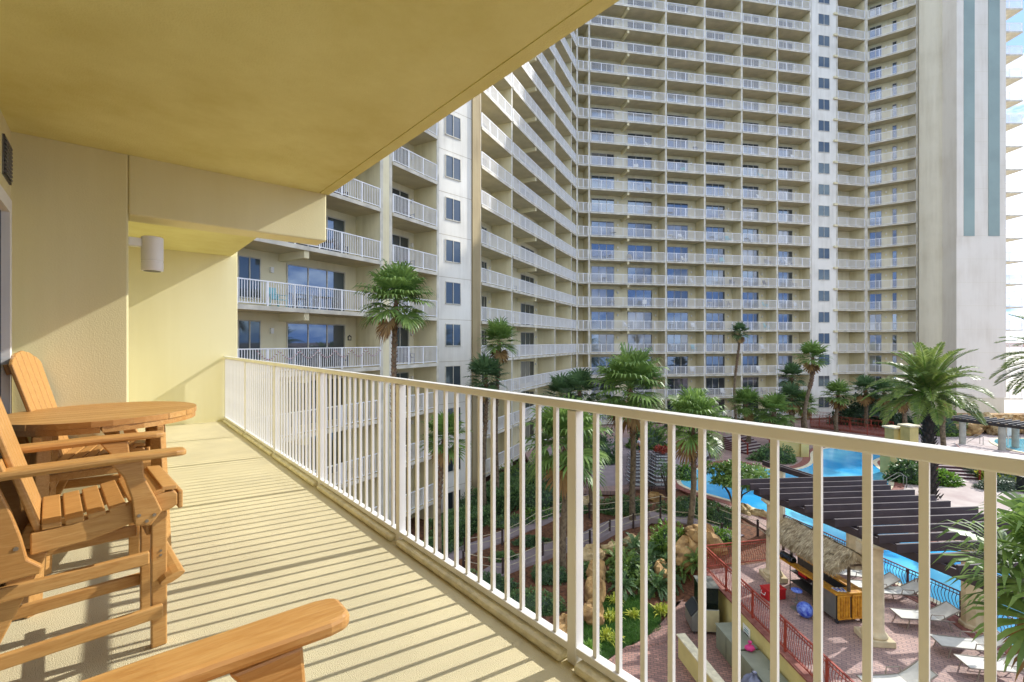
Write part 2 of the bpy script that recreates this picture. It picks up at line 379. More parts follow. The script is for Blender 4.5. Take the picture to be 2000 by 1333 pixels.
# raised deck round the pool (one sheet) with the retaining wall on its near edge
deck = [(wall_x(-8), -8), (80, -8), (80, 66), (8, 56), (5, 50), (1, 44), (2, 34.5), (4.5, 31.8), (7.3, 31.6), (9.5, 32.6), (11.2, 32.2), (12.6, 30.6), (13.2, 28.0), (13.6, 25), (12.9, 23.2), (11.7, 21.5), (wall_x(20.7), 20.7)]
obj('pool_deck', MB().slabpoly(deck, -.25, 0), 'pavers')['kind'] = 'structure'
mb = MB().slabpoly([(16.5, 26.5), (40, 20), (60, 24), (60, 56), (44, 57), (34, 40), (25.5, 33), (20, 29)], .003, .006)
obj('pale_paving', mb, 'pavers_far')['kind'] = 'structure'
mb = MB().slabpoly([(4.8, 32.3), (8.8, 33.2), (12, 36), (17, 39), (18.5, 43.5), (14, 50), (5, 47), (2.5, 42), (2.6, 35)], .003, .006)
obj('lounge_paving', mb, 'path_mauve')['kind'] = 'structure'
lowp = [G(1185, 1300), G(1120, 1400), (3.2, 10, LOW), (3.2, 2, LOW), (wall_x(2), 2, LOW), (wall_x(21), 20.6, LOW), (7.4, 20.9, LOW), G(1335, 1175), G(1268, 1245)]
lowp = [(p[0], p[1]) for p in lowp]
obj('lower_paving', MB().slabpoly(lowp, LOW-.3, LOW+.075), 'pavers_low')['kind'] = 'structure'
# brick edging of the lower walk
mb = MB(); e = [G(1380, 1225), G(1290, 1262), G(1225, 1268), G(1150, 1330)]
mb.tube([(p.x, p.y, LOW+.075) for p in e], .07, 6); obj('brick_edging', mb, 'pavers_low')['kind'] = 'structure'
def ribbon(pts, wd, z=.05, name='path', m='path_mauve'):
    P = []
    for a, b in zip(pts[:-1], pts[1:]):
        n = max(2, int((b-a).length/.4)); P += [a.lerp(b, i/n) for i in range(n)]
    P.append(pts[-1]); P2 = [sum(((P[min(max(i+k, 0), len(P)-1)]) for k in (-2, -1, 0, 1, 2)), Vector())/5 for i in range(len(P))]
    mb = MB(); vv = []
    for i, p in enumerate(P2):
        d = (P2[min(i+1, len(P2)-1)]-P2[max(i-1, 0)]); d.z = 0; d.normalize(); s = Vector((-d.y, d.x, 0))
        zz = max(H(p.x, p.y), H(*(p+s*wd/2).xy), H(*(p-s*wd/2).xy))+z
        for q, dz in ((-.5, -.3), (-.5, 0), (.5, 0), (.5, -.3)): e = p+s*wd*q; vv.append((e.x, e.y, zz+dz))
    mb.add(vv, [(i*4+k, i*4+k+1, i*4+k+5, i*4+k+4) for i in range(len(P2)-1) for k in range(3)])
    o = obj(name, mb, m); o['kind'] = 'structure'; return P2
pathA = ribbon([G(800, 1110), G(880, 1088), G(942, 1066), G(1028, 1030), G(1075, 1010), G(1120, 990), G(1170, 968)], 1.15)
pathB = ribbon([G(880, 1180), G(950, 1125), G(1010, 1100), G(1080, 1072), G(1140, 1060), G(1190, 1032), G(1240, 1016), G(1300, 1010), G(1350, 1018), G(1400, 1036), G(1450, 1058)], 1.15)

# pool: water sheet, white coping and red brick surround
poolpx = [(1327, 945), (1333, 930), (1345, 921), (1365, 918), (1390, 913), (1415, 906), (1440, 905), (1475, 914), (1520, 920), (1560, 919), (1583, 911), (1592, 900), (1588, 889), (1596, 881), (1620, 876), (1660, 875), (1700, 882), (1735, 891), (1712, 897), (1703, 903), (1710, 912), (1726, 924), (1737, 938), (1736, 950), (1722, 965), (1735, 1000), (1765, 1035), (1800, 1062), (1850, 1074), (1920, 1080), (2040, 1095), (2120, 1130), (2160, 1200), (2100, 1290), (1985, 1275), (1890, 1205), (1800, 1160), (1720, 1124), (1640, 1080), (1570, 1040), (1510, 1008), (1450, 985), (1390, 968), (1350, 957)]
def smooth_loop(P, it=2):
    for _ in range(it):
        Q = []
        for i in range(len(P)):
            a, b = P[i], P[(i+1) % len(P)]; Q += [a*.75+b*.25, a*.25+b*.75]
        P = Q
    return P
pool = smooth_loop([W(x, y).xy for x, y in poolpx], 2)
def offset(P, d):
    out = []
    for i, p in enumerate(P):
        t = (P[(i+1) % len(P)]-P[i-1]); t = Vector((t.x, t.y)).normalized(); out.append(p+Vector((t.y, -t.x))*d)
    return out
area = sum(pool[i-1].x*p.y-p.x*pool[i-1].y for i, p in enumerate(pool)); sg = 1 if area > 0 else -1
def ring(P, d0, d1, z0, z1):
    a, b = offset(P, d0*sg), offset(P, d1*sg); n = len(P); mb = MB()
    v = [(*p, z1) for p in a]+[(*p, z1) for p in b]+[(*p, z0) for p in a]+[(*p, z0) for p in b]; f = []
    for i in range(n):
        j = (i+1) % n; f += [(i, j, n+j, n+i), (i, 2*n+i, 2*n+j, j), (n+i, n+j, 3*n+j, 3*n+i)]
    return mb.add(v, f)
obj('pool_water', MB().slabpoly([tuple(p) for p in offset(pool, .02*sg)], -.2, .012), 'pool_water')['kind'] = 'structure'
obj('pool_coping', ring(pool, -.02, .28, -.1, .035), 'cap_cream')['kind'] = 'structure'
obj('pool_border', ring(pool, .28, .85, -.1, .02), 'brick_red')['kind'] = 'structure'
sp = smooth_loop([W(x, y).xy for x, y in [(1935, 862), (1960, 856), (2060, 862), (2120, 875), (2100, 900), (2010, 888), (1960, 876)]], 2)
obj('spa_water', MB().slabpoly([tuple(p) for p in sp], -.1, .02), 'spa_water')['kind'] = 'structure'
a2 = sg; sg = 1 if sum(sp[i-1].x*p.y-p.x*sp[i-1].y for i, p in enumerate(sp)) > 0 else -1
obj('spa_coping', ring(sp, -.02, .35, -.05, .06), 'cap_cream')['kind'] = 'structure'; sg = a2

# ------------------------------------------------------------------ our balcony; local axes: x out to the rail, y along it, z up from its floor
FZ = 8.73; RB = math.atan2(.651, .759)
def B(n, u, z=0): return Vector((.759*n-.651*u, .651*n+.759*u, FZ+z))
bb = thing('balcony_building', 'cream stucco balcony with yellow ceiling, dropped beam and pale painted floor', 'building', (0, 0, FZ), RB)
obj('floor_slab', MB().box(-.6, 1.60, -5, 9.6, -.2, 0), 'floor_paint', bb)
cm = MB().box(-.6, 1.44, -5, 4.38, 2.72, 2.95).box(1.44, 1.450, -5, 4.38, 2.727, 2.95).box(1.450, 1.53, -5, 4.38, 2.72, 2.95)
obj('ceiling', cm, 'stucco_ceiling', bb)
obj('ceiling', MB().box(-.6, 1.60, 4.64, 9.6, 2.86, 3.0), 'stucco_ceiling', bb)
obj('beam', MB().box(.10, 1.51, 4.38, 4.64, 2.29, 3.0), 'stucco_wall', bb, bevel=.012)
obj('column', MB().box(-.6, .10, 4.383, 5.0, -.1, 3.0), 'stucco_wall', bb, bevel=.012)
obj('wall', MB().box(-.9, -.485, -5, 9.7, -10.2, 22), 'stucco_wall', bb)
obj('wall', MB().box(-.5, 1.70, 9.4, 9.62, -.3, 3.0), 'stucco_wall', bb, bevel=.01)
obj('roof_slab', MB().box(-.6, 1.62, -5, 9.7, 5.7, 5.9).box(-.6, 1.62, -5, 9.7, 8.6, 8.8), 'stucco_ceiling', bb)
vf = obj('vent', merge_mesh('vent', [(MB().box(-.49, -.478, 4.06, 4.32, 2.36, 2.60), 'vent_grey'), (MB().box(-.4785, -.474, 4.06, 4.32, 2.585, 2.60).box(-.4785, -.474, 4.06, 4.32, 2.36, 2.375), 'dark_metal')]), None, bb)
lv = MB()
for k in range(9): lv.obox((-.472, 4.19, 2.385+.0245*k), (.004, 0, -.003), (0, .118, 0), (.001, 0, .006))
obj('louvre', lv, 'vent_grey', vf)
dr = obj('sliding_door', MB().box(-.49, -.44, -1.2, 4.02, 2.12, 2.2).box(-.49, -.44, 3.95, 4.02, 0, 2.12).box(-.49, -.44, -1.2, -1.13, 0, 2.12).box(-.49, -.45, 1.35, 1.43, .001, 2.12).box(-.49, -.44, -1.13, 3.95, .001, .05), 'trim_white', bb)
obj('glass', MB().box(-.486, -.475, -1.13, 3.95, .05, 2.12), 'glass_door', dr)

rail = thing('balcony_railing', 'cream painted metal railing of this balcony with square balusters and flat top rail', 'railing', B(1.51, 0), RB)
U0, U1 = -1.825, 9.39
obj('top_rail', MB().box(-.026, .026, U0, U1, 1.08, 1.118), 'rail_white', rail, bevel=.006)
obj('bottom_rail', MB().box(-.022, .022, U0, U1, .048, .08), 'rail_white', rail, bevel=.003)
posts = [1.345+1.585*k for k in range(-2, 6)]
pm = MB().box(-.025, .025, -.025, .025, .0, 1.077).mesh('post', 'rail_white'); bm_ = MB().box(-.0095, .0095, -.0095, .0095, .079, 1.079).mesh('baluster', 'rail_white')
for k, u in enumerate(posts):
    o = obj('post', pm, None, rail, loc=(0, u, 0)); b = o.modifiers.new('bevel', 'BEVEL'); b.width = .003
    cb = MB(); u2 = min(u+1.585-.04, 9.39) if k < len(posts)-1 else 9.39
    if u+.04 < u2: obj('curb', MB().box(-.062, .06, u+.035, u2, 0, .04), 'curb_paint', rail, bevel=.016)
    for i in range(1, 14):
        uu = u+i*1.585/14
        if uu < 9.36: obj('baluster', bm_, None, rail, loc=(0, uu, 0))

lamp = thing('wall_lamp', 'white cylinder down light fixed to the side of the stucco column', 'wall lamp', B(.10, 4.52, 2.04), RB)
obj('shade', MB().tube_prof([(.066, -.13), (.07, -.125), (.07, -.06), (.067, -.057), (.067, -.053), (.07, -.05), (.07, .125), (.06, .13)], Vector((.145, 0, 0)), 28), 'lamp_white', lamp, smooth=True).modifiers.new('e', 'EDGE_SPLIT').split_angle = R(40)
obj('bracket', MB().box(0, .08, -.035, .035, .045, .11), 'lamp_white', lamp, bevel=.008)
obj('bulb', MB().tube_prof([(.05, -.128), (.055, -.1325)], Vector((.145, 0, 0)), 20), 'dark_metal', lamp)

# ---- tall slatted chairs and round table
def pl(mbx, poly, x0, x1):           # polygon in (y, z) extruded in x
    return mbx.prism(poly, lambda a, b: (x0, a, b), lambda a, b: (x1, a, b))
def arc(c, r, a0, a1, n): return [(c[0]+r*math.cos(R(a0+(a1-a0)*i/n)), c[1]+r*math.sin(R(a0+(a1-a0)*i/n))) for i in range(n+1)]
def make_chair(label):
    t = thing('tall_slatted_chair', label, 'chair')
    def P(name, mb, bv=.006, par=None, m='teak_wood'): return obj(name, mb, m, par or t, bevel=bv)
    prof = [(-.115, .55), (.05, .557), (.19, .59), (.33, .62), (.352, .635), (.352, .685), (.335, .70), (.26, .698), (.2, .685), (.1, .655), (0, .64), (-.115, .635)]
    for s in (-1, 1):
        P('seat_rail', pl(MB(), prof, s*.215-.019, s*.215+.019))
        LG = P('leg', MB().obox((s*.175, .29, .302), (.018, 0, 0), (0, .029, 0), (0, 0, .302)))
        P('leg', MB().bar((s*.178, -.10, .55), (s*.178, -.33, .0), .034, .075, (0, 1, .3)))
        P('stretcher', MB().bar((s*.212, -.25, .42), (s*.212, .252, .42), .026, .056))
        P('stretcher', MB().bar((s*.212, -.33, .17), (s*.212, .30, .17), .026, .056))
        bo = MB()
        for z in (.16, .18, .41, .43): bo.tube([(s*.193, .295, z), (s*.196, .295, z)], .005, 8)
        P('bolt', bo, 0, LG, 'bolt_steel')
        fr = P('arm_support', pl(MB(), [(.195, .59), (.25, .575), (.29, .63), (.265, .70), (.228, .79), (.222, .868), (.115, .868), (.16, .80), (.186, .70)], s*.253-.018, s*.253+.018))
        bo = MB()
        for y, z in ((.21, .63), (.262, .62), (.236, .60)): bo.tube([(s*.27, y, z), (s*.274, y, z)], .007, 8)
        P('bolt', bo, 0, fr, 'bolt_steel')
        rr = P('arm_support', pl(MB(), [(-.22, .48), (-.085, .485), (-.08, .51), (-.12, .55), (-.135, .63), (-.16, .73), (-.2, .858), (-.32, .858), (-.285, .72), (-.245, .60)], s*.253-.018, s*.253+.018))
        bo = MB().tube([(s*.27, -.15, .60), (s*.274, -.15, .60)], .008, 8).tube([(s*.229, -.30, .17), (s*.233, -.30, .17)], .008, 8); P('bolt', bo, 0, rr, 'bolt_steel')
        a = MB(); c = s*.272
        poly = [(c-.038, -.42), (c+.038, -.42), (c+.044, -.2), (c+.042, .1), (c+.046, .335), (c+.040, .362), (c+.028, .374), (c-.028, .374), (c-.040, .362), (c-.046, .335), (c-.04, .1), (c-.04, -.2)]
        zf = lambda y: .862+.012*math.sin((y+.46)*4.2)+.018*max(0, y+.1)
        n = len(poly); vv = [(x, y, zf(y)) for x, y in poly]+[(x, y, zf(y)+.027) for x, y in poly]
        a.add(vv, [tuple(range(n))[::-1], tuple(range(n, 2*n))]+[(i, (i+1) % n, n+(i+1) % n, n+i) for i in range(n)])
        P('arm', a, .009)
    zc = lambda y: .638 if y < -.04 else .638+(.062*((y+.04)/.34)**1.7)
    for k in range(7):
        y = -.055+k*.066; z = zc(y); dz = (zc(y+.03)-zc(y-.03))/.06; d = Vector((0, 1, dz)).normalized(); up = Vector((0, -d.z, d.y))
        if k == 6: y, z, d, up = .320, .705, Vector((0, 1, -.08)).normalized(), Vector((0, .08, 1)).normalized()
        P('seat_slat', MB().obox((0, y, z+.011), (.236, 0, 0), d*.0285, up*.010), .004)
    P('front_board', MB().obox((0, .353+.009, .655), (.234, 0, 0), (0, .009, 0), (0, 0, .04)), .005)
    P('footrest', MB().prism(arc((0, 0), .05, -90, 90, 6)+arc((0, 0), .05, 90, 270, 6), lambda a_, b_: (-.25, .33+a_*.95, .315+b_*.35+a_*.3), lambda a_, b_: (.25, .33+a_*.95, .315+b_*.35+a_*.3)), .003)
    P('cross_rail', MB().box(-.157, .157, .247, .277, .50, .56), .005)
    P('cross_rail', MB().obox((0, -.19, .42), (.16, 0, 0), (0, .015, 0), (0, 0, .032)), .005)
    P('cross_rail', MB().obox((0, -.28, .17), (.16, 0, 0), (0, .015, 0), (0, 0, .032)), .005)
    bd = Vector((0, -.20, .74)).normalized(); base = Vector((0, -.085, .60)); nb = Vector((0, bd.z, -bd.y))
    for k in range(5):
        x0, x1 = -.235+k*.095, -.235+k*.095+.088
        q = []
        fan = lambda x, l: x*(1+.12*l/.75)*.93
        for x in (x0, x1): q.append((fan(x, 0), 0))
        top = lambda x: .735-1.35*x*x
        q2 = [(fan(x1, .75), top(x1)-.0), (fan((x0+x1)/2, .78), top((x0+x1)/2)+.004), (fan(x0, .75), top(x0))]
        poly = q+q2
        P('back_slat', MB().prism(poly, lambda a_, b_: base+Vector((a_, 0, 0))+bd*b_+nb*(.010-.05*(a_*a_)*-8*.1), lambda a_, b_: base+Vector((a_, 0, 0))+bd*b_-nb*.010), .006)
    for l, hw in ((.32, .31), (.64, .20)):
        c = base+bd*l-nb*.026; P('back_brace', MB().obox(c, (hw, 0, 0), nb*.015, bd*.03), .004)
    return t
ch = [make_chair('nearest wooden chair, only one curved arm and its support in view')]
ch[0].location = B(-.05, .575, 0); ch[0].rotation_euler.z = RB-R(90)
d1 = dup(ch[0], B(-.135, 2.80, 0), RB-R(90)+R(4), 'tall wooden chair with both arms in view in front of the round table'); ch.append(d1)
d2 = dup(ch[0], B(-.14, 4.07, 0), RB-R(90)-R(9), 'tall wooden chair behind the round table against the stucco column'); ch.append(d2)
for c_ in ch[0].children:
    if c_.name.startswith('arm_support'): c_.location.y += .07
for c in ch: c['group'] = 'tall wooden chairs on the balcony'

tb = thing('round_table', 'round slatted wooden bar table between two tall chairs', 'table', B(-.03, 3.62, 0), RB)
tr = .45; top = None
tp = MB()
for k in range(9):
    x0 = -tr+k*(2*tr/9)+.002; x1 = -tr+(k+1)*(2*tr/9)-.002
    pts = []
    nseg = 6
    for i in range(nseg+1): x = x0+(x1-x0)*i/nseg; pts.append((x, -math.sqrt(max(.0008, tr*tr-x*x))))
    for i in range(nseg, -1, -1): x = x0+(x1-x0)*i/nseg; pts.append((x, math.sqrt(max(.0008, tr*tr-x*x))))
    tp.slabpoly(pts, .935, .965)
to = obj('table_top', tp, 'teak_wood', tb, bevel=.004, rz=R(90))
ap = MB(); n = 32
for k in range(n):
    a0, a1 = 2*math.pi*k/n, 2*math.pi*(k+1)/n
    if k % 8 in (7,): a1 -= .02
    ap.add([(r_*math.cos(a), r_*math.sin(a), z) for r_ in (tr-.028, tr-.004) for a in (a0, a1) for z in (.905, .934)], [(0, 1, 3, 2), (4, 6, 7, 5), (0, 2, 6, 4), (1, 5, 7, 3), (0, 4, 5, 1), (2, 3, 7, 6)])
obj('rim', ap, 'teak_wood', tb)
for sx in (-1, 1):
    for sy in (-1, 1):
        obj('leg', MB().bar((sx*.235, sy*.235, .905), (sx*.27, sy*.27, 0), .04, .07, (sx, sy, 0)), 'teak_wood', tb, bevel=.005)
        obj('brace', MB().bar((sx*.24, sy*.21, .72), (sx*.24, sy*.05, .89), .03, .05), 'teak_wood', tb, bevel=.004)
    obj('cross_bar', MB().box(sx*.24-.016, sx*.24+.016, -.40, .40, .865, .904), 'teak_wood', tb, bevel=.004)
    obj('stretcher', MB().box(sx*.245-.014, sx*.245+.014, -.215, .215, .56, .63), 'teak_wood', tb, bevel=.004)
obj('shelf_bar', MB().box(-.23, .23, -.03, .03, .60, .64), 'teak_wood', tb, bevel=.004)

# ------------------------------------------------------------------ the tower wings
FH = 2.9
class Frame:
    """facade line from A to Bp (ground plan); t metres along, o metres outwards"""
    def __init__(s, A, Bp):
        s.A = Vector(A); s.B = Vector(Bp); s.L = (s.B-s.A).length; s.d = (s.B-s.A)/s.L; s.n = Vector((s.d.y, -s.d.x))
    def p(s, t, o=0, z=0): q = s.A+s.d*t+s.n*o; return Vector((q.x, q.y, z))
    def ang(s): return math.atan2(s.d.y, s.d.x)
    def t_at(s, px, o=0):            # where the view line of a pixel column meets the plane at offset o
        r = (px-1000)/F; a = s.A+s.n*o; return (r*a.y-a.x)/(s.d.x-r*s.d.y)
    def M(s, t=0, o=0, z=0): return Matrix.Translation(s.p(t, o, z)) @ Matrix.Rotation(s.ang(), 4, 'Z')
# in frame-local mesh coordinates: x along, y = -outwards, z up
def rail_mesh(L, h=1.08, sp=.115, pn=None, z0=.07, bal=.026):
    mb = MB(); mb.box(0, L, -.03, .03, h-.05, h); mb.box(0, L, -.02, .02, z0, z0+.04)
    n = pn or max(2, round(L/1.35)); 
    for i in range(n+1): x = L*i/n; x = min(max(x, .03), L-.03); mb.box(x-.03, x+.03, -.028, .028, -.0, h-.05)
    m = int(L/sp)
    for i in range(1, m): x = L*i/m; mb.box(x-bal/2, x+bal/2, -bal/2, bal/2, z0+.04, h-.05)
    return mb.mesh('railing', 'rail_far')
def door_mesh(wd, panels=3, h=2.25, gl='glass_door', dark=1):
    fr = MB(); g = MB(); dk = MB(); fr.box(-.05, wd+.05, -.05, 0, h, h+.06); fr.box(-.05, 0, -.05, 0, 0, h); fr.box(wd, wd+.05, -.05, 0, 0, h)
    for i in range(1, panels): x = wd*i/panels; fr.box(x-.03, x+.03, -.045, 0, 0, h)
    for i in range(panels):
        x0, x1 = wd*i/panels+.03, wd*(i+1)/panels-.03
        (dk if i >= panels-dark else g).box(x0, x1, -.02, -.005, .04, h)
    return merge_mesh('sliding_door', [(fr, 'slab_edge'), (g, gl), (dk, 'glass_dark')])
def win_mesh(wd, h):
    fr = MB().box(-.05, wd+.05, -.04, 0, h, h+.05).box(-.05, wd+.05, -.06, 0, -.06, 0).box(-.05, 0, -.04, 0, 0, h).box(wd, wd+.05, -.04, 0, 0, h).box(wd/2-.025, wd/2+.025, -.05, 0, 0, h)
    return merge_mesh('window', [(fr, 'slab_edge'), (MB().box(0, wd/2-.025, -.02, -.004, 0, h).box(wd/2+.025, wd, -.02, -.004, 0, h), 'glass_window')])
light_me = MB().box(-.07, .07, -.14, 0, 0, .26).mesh('wall_light', 'trim_white')

def wing(name, label, fr, bays, ks, depth=1.9, doors=None, stubs=(), wallm='stucco_far', lights=True, mass=6, edge=.16, t_start=0, divs=None, span=None, skip=()):
    """bays: list of t boundaries; doors: per bay (offset from bay start, width, panels)"""
    root = thing(name, label, 'building', fr.p(0, 0, 0), fr.ang())
    z0, z1 = min(0, FZ+FH*ks[0])-1.7, FZ+FH*(ks[-1]+1)
    T0, T1 = (span or (bays[0], bays[-1]))
    lm = Matrix.Identity(4)
    w_ = MB().box(T0, T1, depth, depth+mass, z0, z1); obj('wall', w_, wallm, root)
    for t in (divs if divs is not None else bays):
        obj('divider_wall', MB().box(t-.1, t+.1, 0, depth-.002, z0, z1), 'stucco_far', root)
        obj('corner_strip', MB().box(t-.11, t+.11, -.03, -.001, z0, z1), 'slab_edge', root)
    sl = []; rl = []; dl = []; ll = []; st = []
    cuts = sorted(divs if divs is not None else bays)
    rms = {}; dms = {}; dq = random.Random(len(bays)*3+len(name))
    segs = list(zip(cuts[:-1], cuts[1:]))
    slabm = {}
    for k in ks:
        z = FZ+FH*k
        for i, (a, b) in enumerate(segs):
            if i in skip: continue
            key = ('s', i)
            if key not in slabm:
                m1 = MB().box(.102, b-a-.102, -.10, depth-.003, -.2, -.012)
                m2 = MB().box(.102, b-a-.102, -.105, depth-.003, -.011, 0)
                e_ = MB().box(.112, b-a-.112, -.118, -.1055, -.2, 0)
                slabm[key] = merge_mesh('floor_slab', [(m1, 'slab_soffit'), (m2, 'floor_paint'), (e_, 'slab_edge')])
                rms[key] = rail_mesh(b-a-.24)
            sl.append((slabm[key], Matrix.Translation((a, 0, z)))); rl.append((rms[key], Matrix.Translation((a+.12, -.06, z))))
        if doors:
            for i, (t, wd, pn, dk) in enumerate(doors):
                if i not in dms: dms[i] = [door_mesh(wd, pn, dark=dk), door_mesh(wd, pn, dark=dk), door_mesh(wd, pn, dark=0), door_mesh(wd, pn, dark=1, gl='curtain_glass'), door_mesh(wd, pn, dark=min(2, pn))]
                dl.append((dms[i][dq.randrange(5)], Matrix.Translation((t, depth-.001, z))))
                if lights: ll.append((light_me, Matrix.Translation((t+wd+.5, depth-.001, z+1.75))))
        for t in stubs: st.append((t, z))
    # nearest storeys first
    near = lambda it: abs(it[1].translation.z-FZ)
    many(root, 'floor_slab', sorted(sl, key=near)); many(root, 'railing', sorted(rl, key=near)); many(root, 'sliding_door', sorted(dl, key=near)); many(root, 'wall_light', sorted(ll, key=near))
    if st:
        sm = MB().box(-.13, .13, -.04, depth-.004, -.55, -.201).mesh('stub_beam', 'stucco_far')
        many(root, 'stub_beam', [(sm, Matrix.Translation((t, 0, z))) for t, z in st])
    return root

def px_plane(x, s): Z = F*FH/s; return Vector(((x-1000)/F*Z, Z))
# main wing
sm_ = lambda x: 45.9-.00971*(x-1150.6)
fm = Frame(px_plane(1127, sm_(1127)), px_plane(1583, sm_(1583)))
tm = [0]+[fm.t_at(x) for x in (1150.6, 1300.6, 1376.3, 1448.6, 1517.8, 1583)]
dm = []
for a, b in ((1155, 1199), (1226, 1273), (1303, 1343), (1379, 1415), (1450, 1481), (1520, 1547)):
    ta, tb_ = fm.t_at(a, -1.9), fm.t_at(b, -1.9); dm.append((ta, tb_-ta, 3, 1))
main = wing('tower_wing', 'long cream tower wing facing the pool with six columns of white-railed balconies', fm, tm, list(range(-3, 18)), doors=dm, stubs=[fm.t_at(1227)], divs=tm)
# white windowed strip to its right
t1 = fm.t_at(1583); t2 = fm.t_at(1632)
sw = thing('window_tower', 'flat cream wall strip with one small double window per storey right of the balcony columns', 'building', fm.p(0, 0), fm.ang())
obj('wall', MB().box(t1+.115, t2, -.08, 7, -1, FZ+FH*18), 'stucco_white', sw)
wa = fm.t_at(1597.5); wb = fm.t_at(1618.5); wm = win_mesh(wb-wa, 1.38)
many(sw, 'window', [(wm, Matrix.Translation((wa, -.081, FZ+FH*k+1.1))) for k in range(-3, 18)])
# projecting stack of single balconies
fr2 = Frame(fm.p(t2+.08, .0).xy, fm.p(fm.t_at(1692.7), -.15).xy)
tt = fr2.L
rt = wing('tower_wing', 'narrow stack of single balconies between the window strip and the inner corner', fr2, [0, tt], list(range(-3, 18)), depth=2.3, doors=[(.1, 1.9, 2, 1)], divs=[.12, tt-.1])
smesh = MB().box(-.2, .35, -.5, .0, -.28, -.02).mesh('drain_spout', 'stucco_far')
many(rt, 'drain_spout', [(smesh, Matrix.Translation((-.35, .2, FZ+FH*k))) for k in range(-3, 18)])
# inner corner walkways
c0 = fm.p(fm.t_at(1693.5), -.2).xy; Zr = F*FH/42.6; c1 = Vector(((1793-1000)/F*Zr, Zr))
fr3 = Frame(c0, c1)
wk = wing('tower_wing', 'inner corner wing of long open walkways with grey railings beside the tower', fr3, [.12, fr3.L-.1], list(range(-3, 18)), depth=1.5, doors=[(.5, 1.3, 2, 1), (3.0, .45, 1, 1)], divs=[.1, fr3.L-.12], mass=3)
# left wing
sL = lambda x: 76.2-.16*(x-936.8)
fl = Frame(px_plane(936.8, sL(936.8)), px_plane(1127, sL(1127)))
tl = [fl.t_at(x) for x in (937.5, 999.4, 1083.4, 1115.7)]+[fl.L-.12]
dlw = [(fl.t_at(937, -1.9)+.3, .01+fl.t_at(946, -1.9)-fl.t_at(937, -1.9), 2, 1)]
for a, b in ((1017, 1042), (1118, 1126)):
    ta, tb_ = fl.t_at(a, -1.9), fl.t_at(b, -1.9); dlw.append((ta, tb_-ta, 3, 1))
lw = wing('tower_wing', 'left tower wing running back to the corner with balconies seen sharply from the side', fl, tl, list(range(-4, 15)), doors=dlw, stubs=[fl.t_at(1046)], divs=tl)
# tan ribbed pier and white windowed block
sB = lambda x: 83.8-.0824*(x-857)
fb = Frame(px_plane(854, sB(854)), px_plane(921, sB(921)))
blk = thing('window_tower', 'weathered white block with one double window per storey beside the tan pier', 'building', fb.p(0, 0), fb.ang())
zt = FZ+FH*11
obj('wall', MB().box(0, fb.L, 0, 7, LOW-.3, zt), 'stucco_white', blk)
wa = fb.t_at(870.5); wb = fb.t_at(898.5); wm = win_mesh(wb-wa, 1.45)
many(blk, 'window', [(wm, Matrix.Translation((wa, -.001, FZ+FH*k+1.1))) for k in range(-4, 10)])
for k in range(-3, 11): obj('wall_joint', MB().box(0, fb.L, -.006, -.001, FZ+FH*k-.02, FZ+FH*k+.0), 'stucco_tan', blk)
pr = thing('pier', 'tall tan rough plaster pier between the white block and the left wing', 'pier', fb.p(fb.L, 0), 0)
a = fb.p(fb.L+.003, .12).xy-fb.p(fb.L, 0).xy; q = fl.p(-.02, .1).xy-fb.p(fb.L, 0).xy; qq = fl.p(-.02, -2.5).xy-fb.p(fb.L, 0).xy
obj('shaft', MB().slabpoly([tuple(a), tuple(q), tuple(qq), (a.x-1.2, a.y+1.6)], LOW-.3, zt+6), 'stucco_tan', pr)
# near left wing (two bays)
sN = lambda x: 102.7-.1303*(x-742)
fn = Frame(px_plane(742, sN(742)), px_plane(853, sN(853)))
tA = fn.t_at(440); tB = fn.t_at(742); tC = fn.t_at(762.5); tD = fn.t_at(854)
dN = []
for a, b, pn in ((561, 672, 3), (763, 797, 2)):
    ta, tb_ = fn.t_at(a, -1.9), fn.t_at(b, -1.9); dN.append((ta, tb_-ta, pn, 1))
nw = wing('tower_wing', 'nearest wing across the corner with two stacks of deep balconies and tall sliding doors', fn, [tA, tB, tC, tD], list(range(-4, 8)), doors=dN, divs=[tA-1, tB+.1, tC, tD+.02], stubs=[fn.t_at(598)], lights=False, skip=(1,))
many(nw, 'wall_light', [(light_me, Matrix.Translation((t, 1.899, FZ+FH*k+1.75))) for k in range(-4, 8) for t in (fn.t_at(529, -1.9), fn.t_at(803, -1.9))])
wa = fn.t_at(466, -1.9); wb = fn.t_at(507, -1.9); wmm = win_mesh(wb-wa, 1.8)
many(nw, 'window', [(wmm, Matrix.Translation((wa, 1.899, FZ+FH*k+.5))) for k in range(-4, 8)])
obj('pillar', MB().box(tB+.212, tC-.112, -.02, 1.9, LOW-.3, FZ+FH*8), 'stucco_far', nw)
# string garland on the eye-level rail, pale table behind it and a little house plaque
g = MB(); pts = []
for i in range(200):
    t = fn.t_at(500)+(tB-fn.t_at(500))*i/199; pts.append(Vector((t, -.11, FZ+.95-.35*abs(math.sin(i*math.pi/28)))))
g.tube(pts, .012, 4); root = thing('garland', 'looped string garland hung along the eye-level railing of the nearest wing', 'garland', fn.p(0, 0), fn.ang()); obj('cord', g, 'plastic_white', root)
bl = MB()
for i in range(0, 200, 3): c = pts[i]; bl.obox(c, (.02, 0, 0), (0, .02, 0), (0, 0, .022))
obj('beads', bl, 'dusty_pink', root)
pq = thing('plaque', 'small black house shaped plaque on the wall beside the sliding door', 'plaque', fn.p(fn.t_at(682, -1.9), -1.88, FZ+1.55), fn.ang())
obj('board', MB().prism([(-.12, -.12), (.12, -.12), (.12, .06), (.17, .06), (0, .2), (-.17, .06), (-.12, .06)], lambda a_, b_: (a_, 0, b_), lambda a_, b_: (a_, -.02, b_)), 'dark_metal', pq)
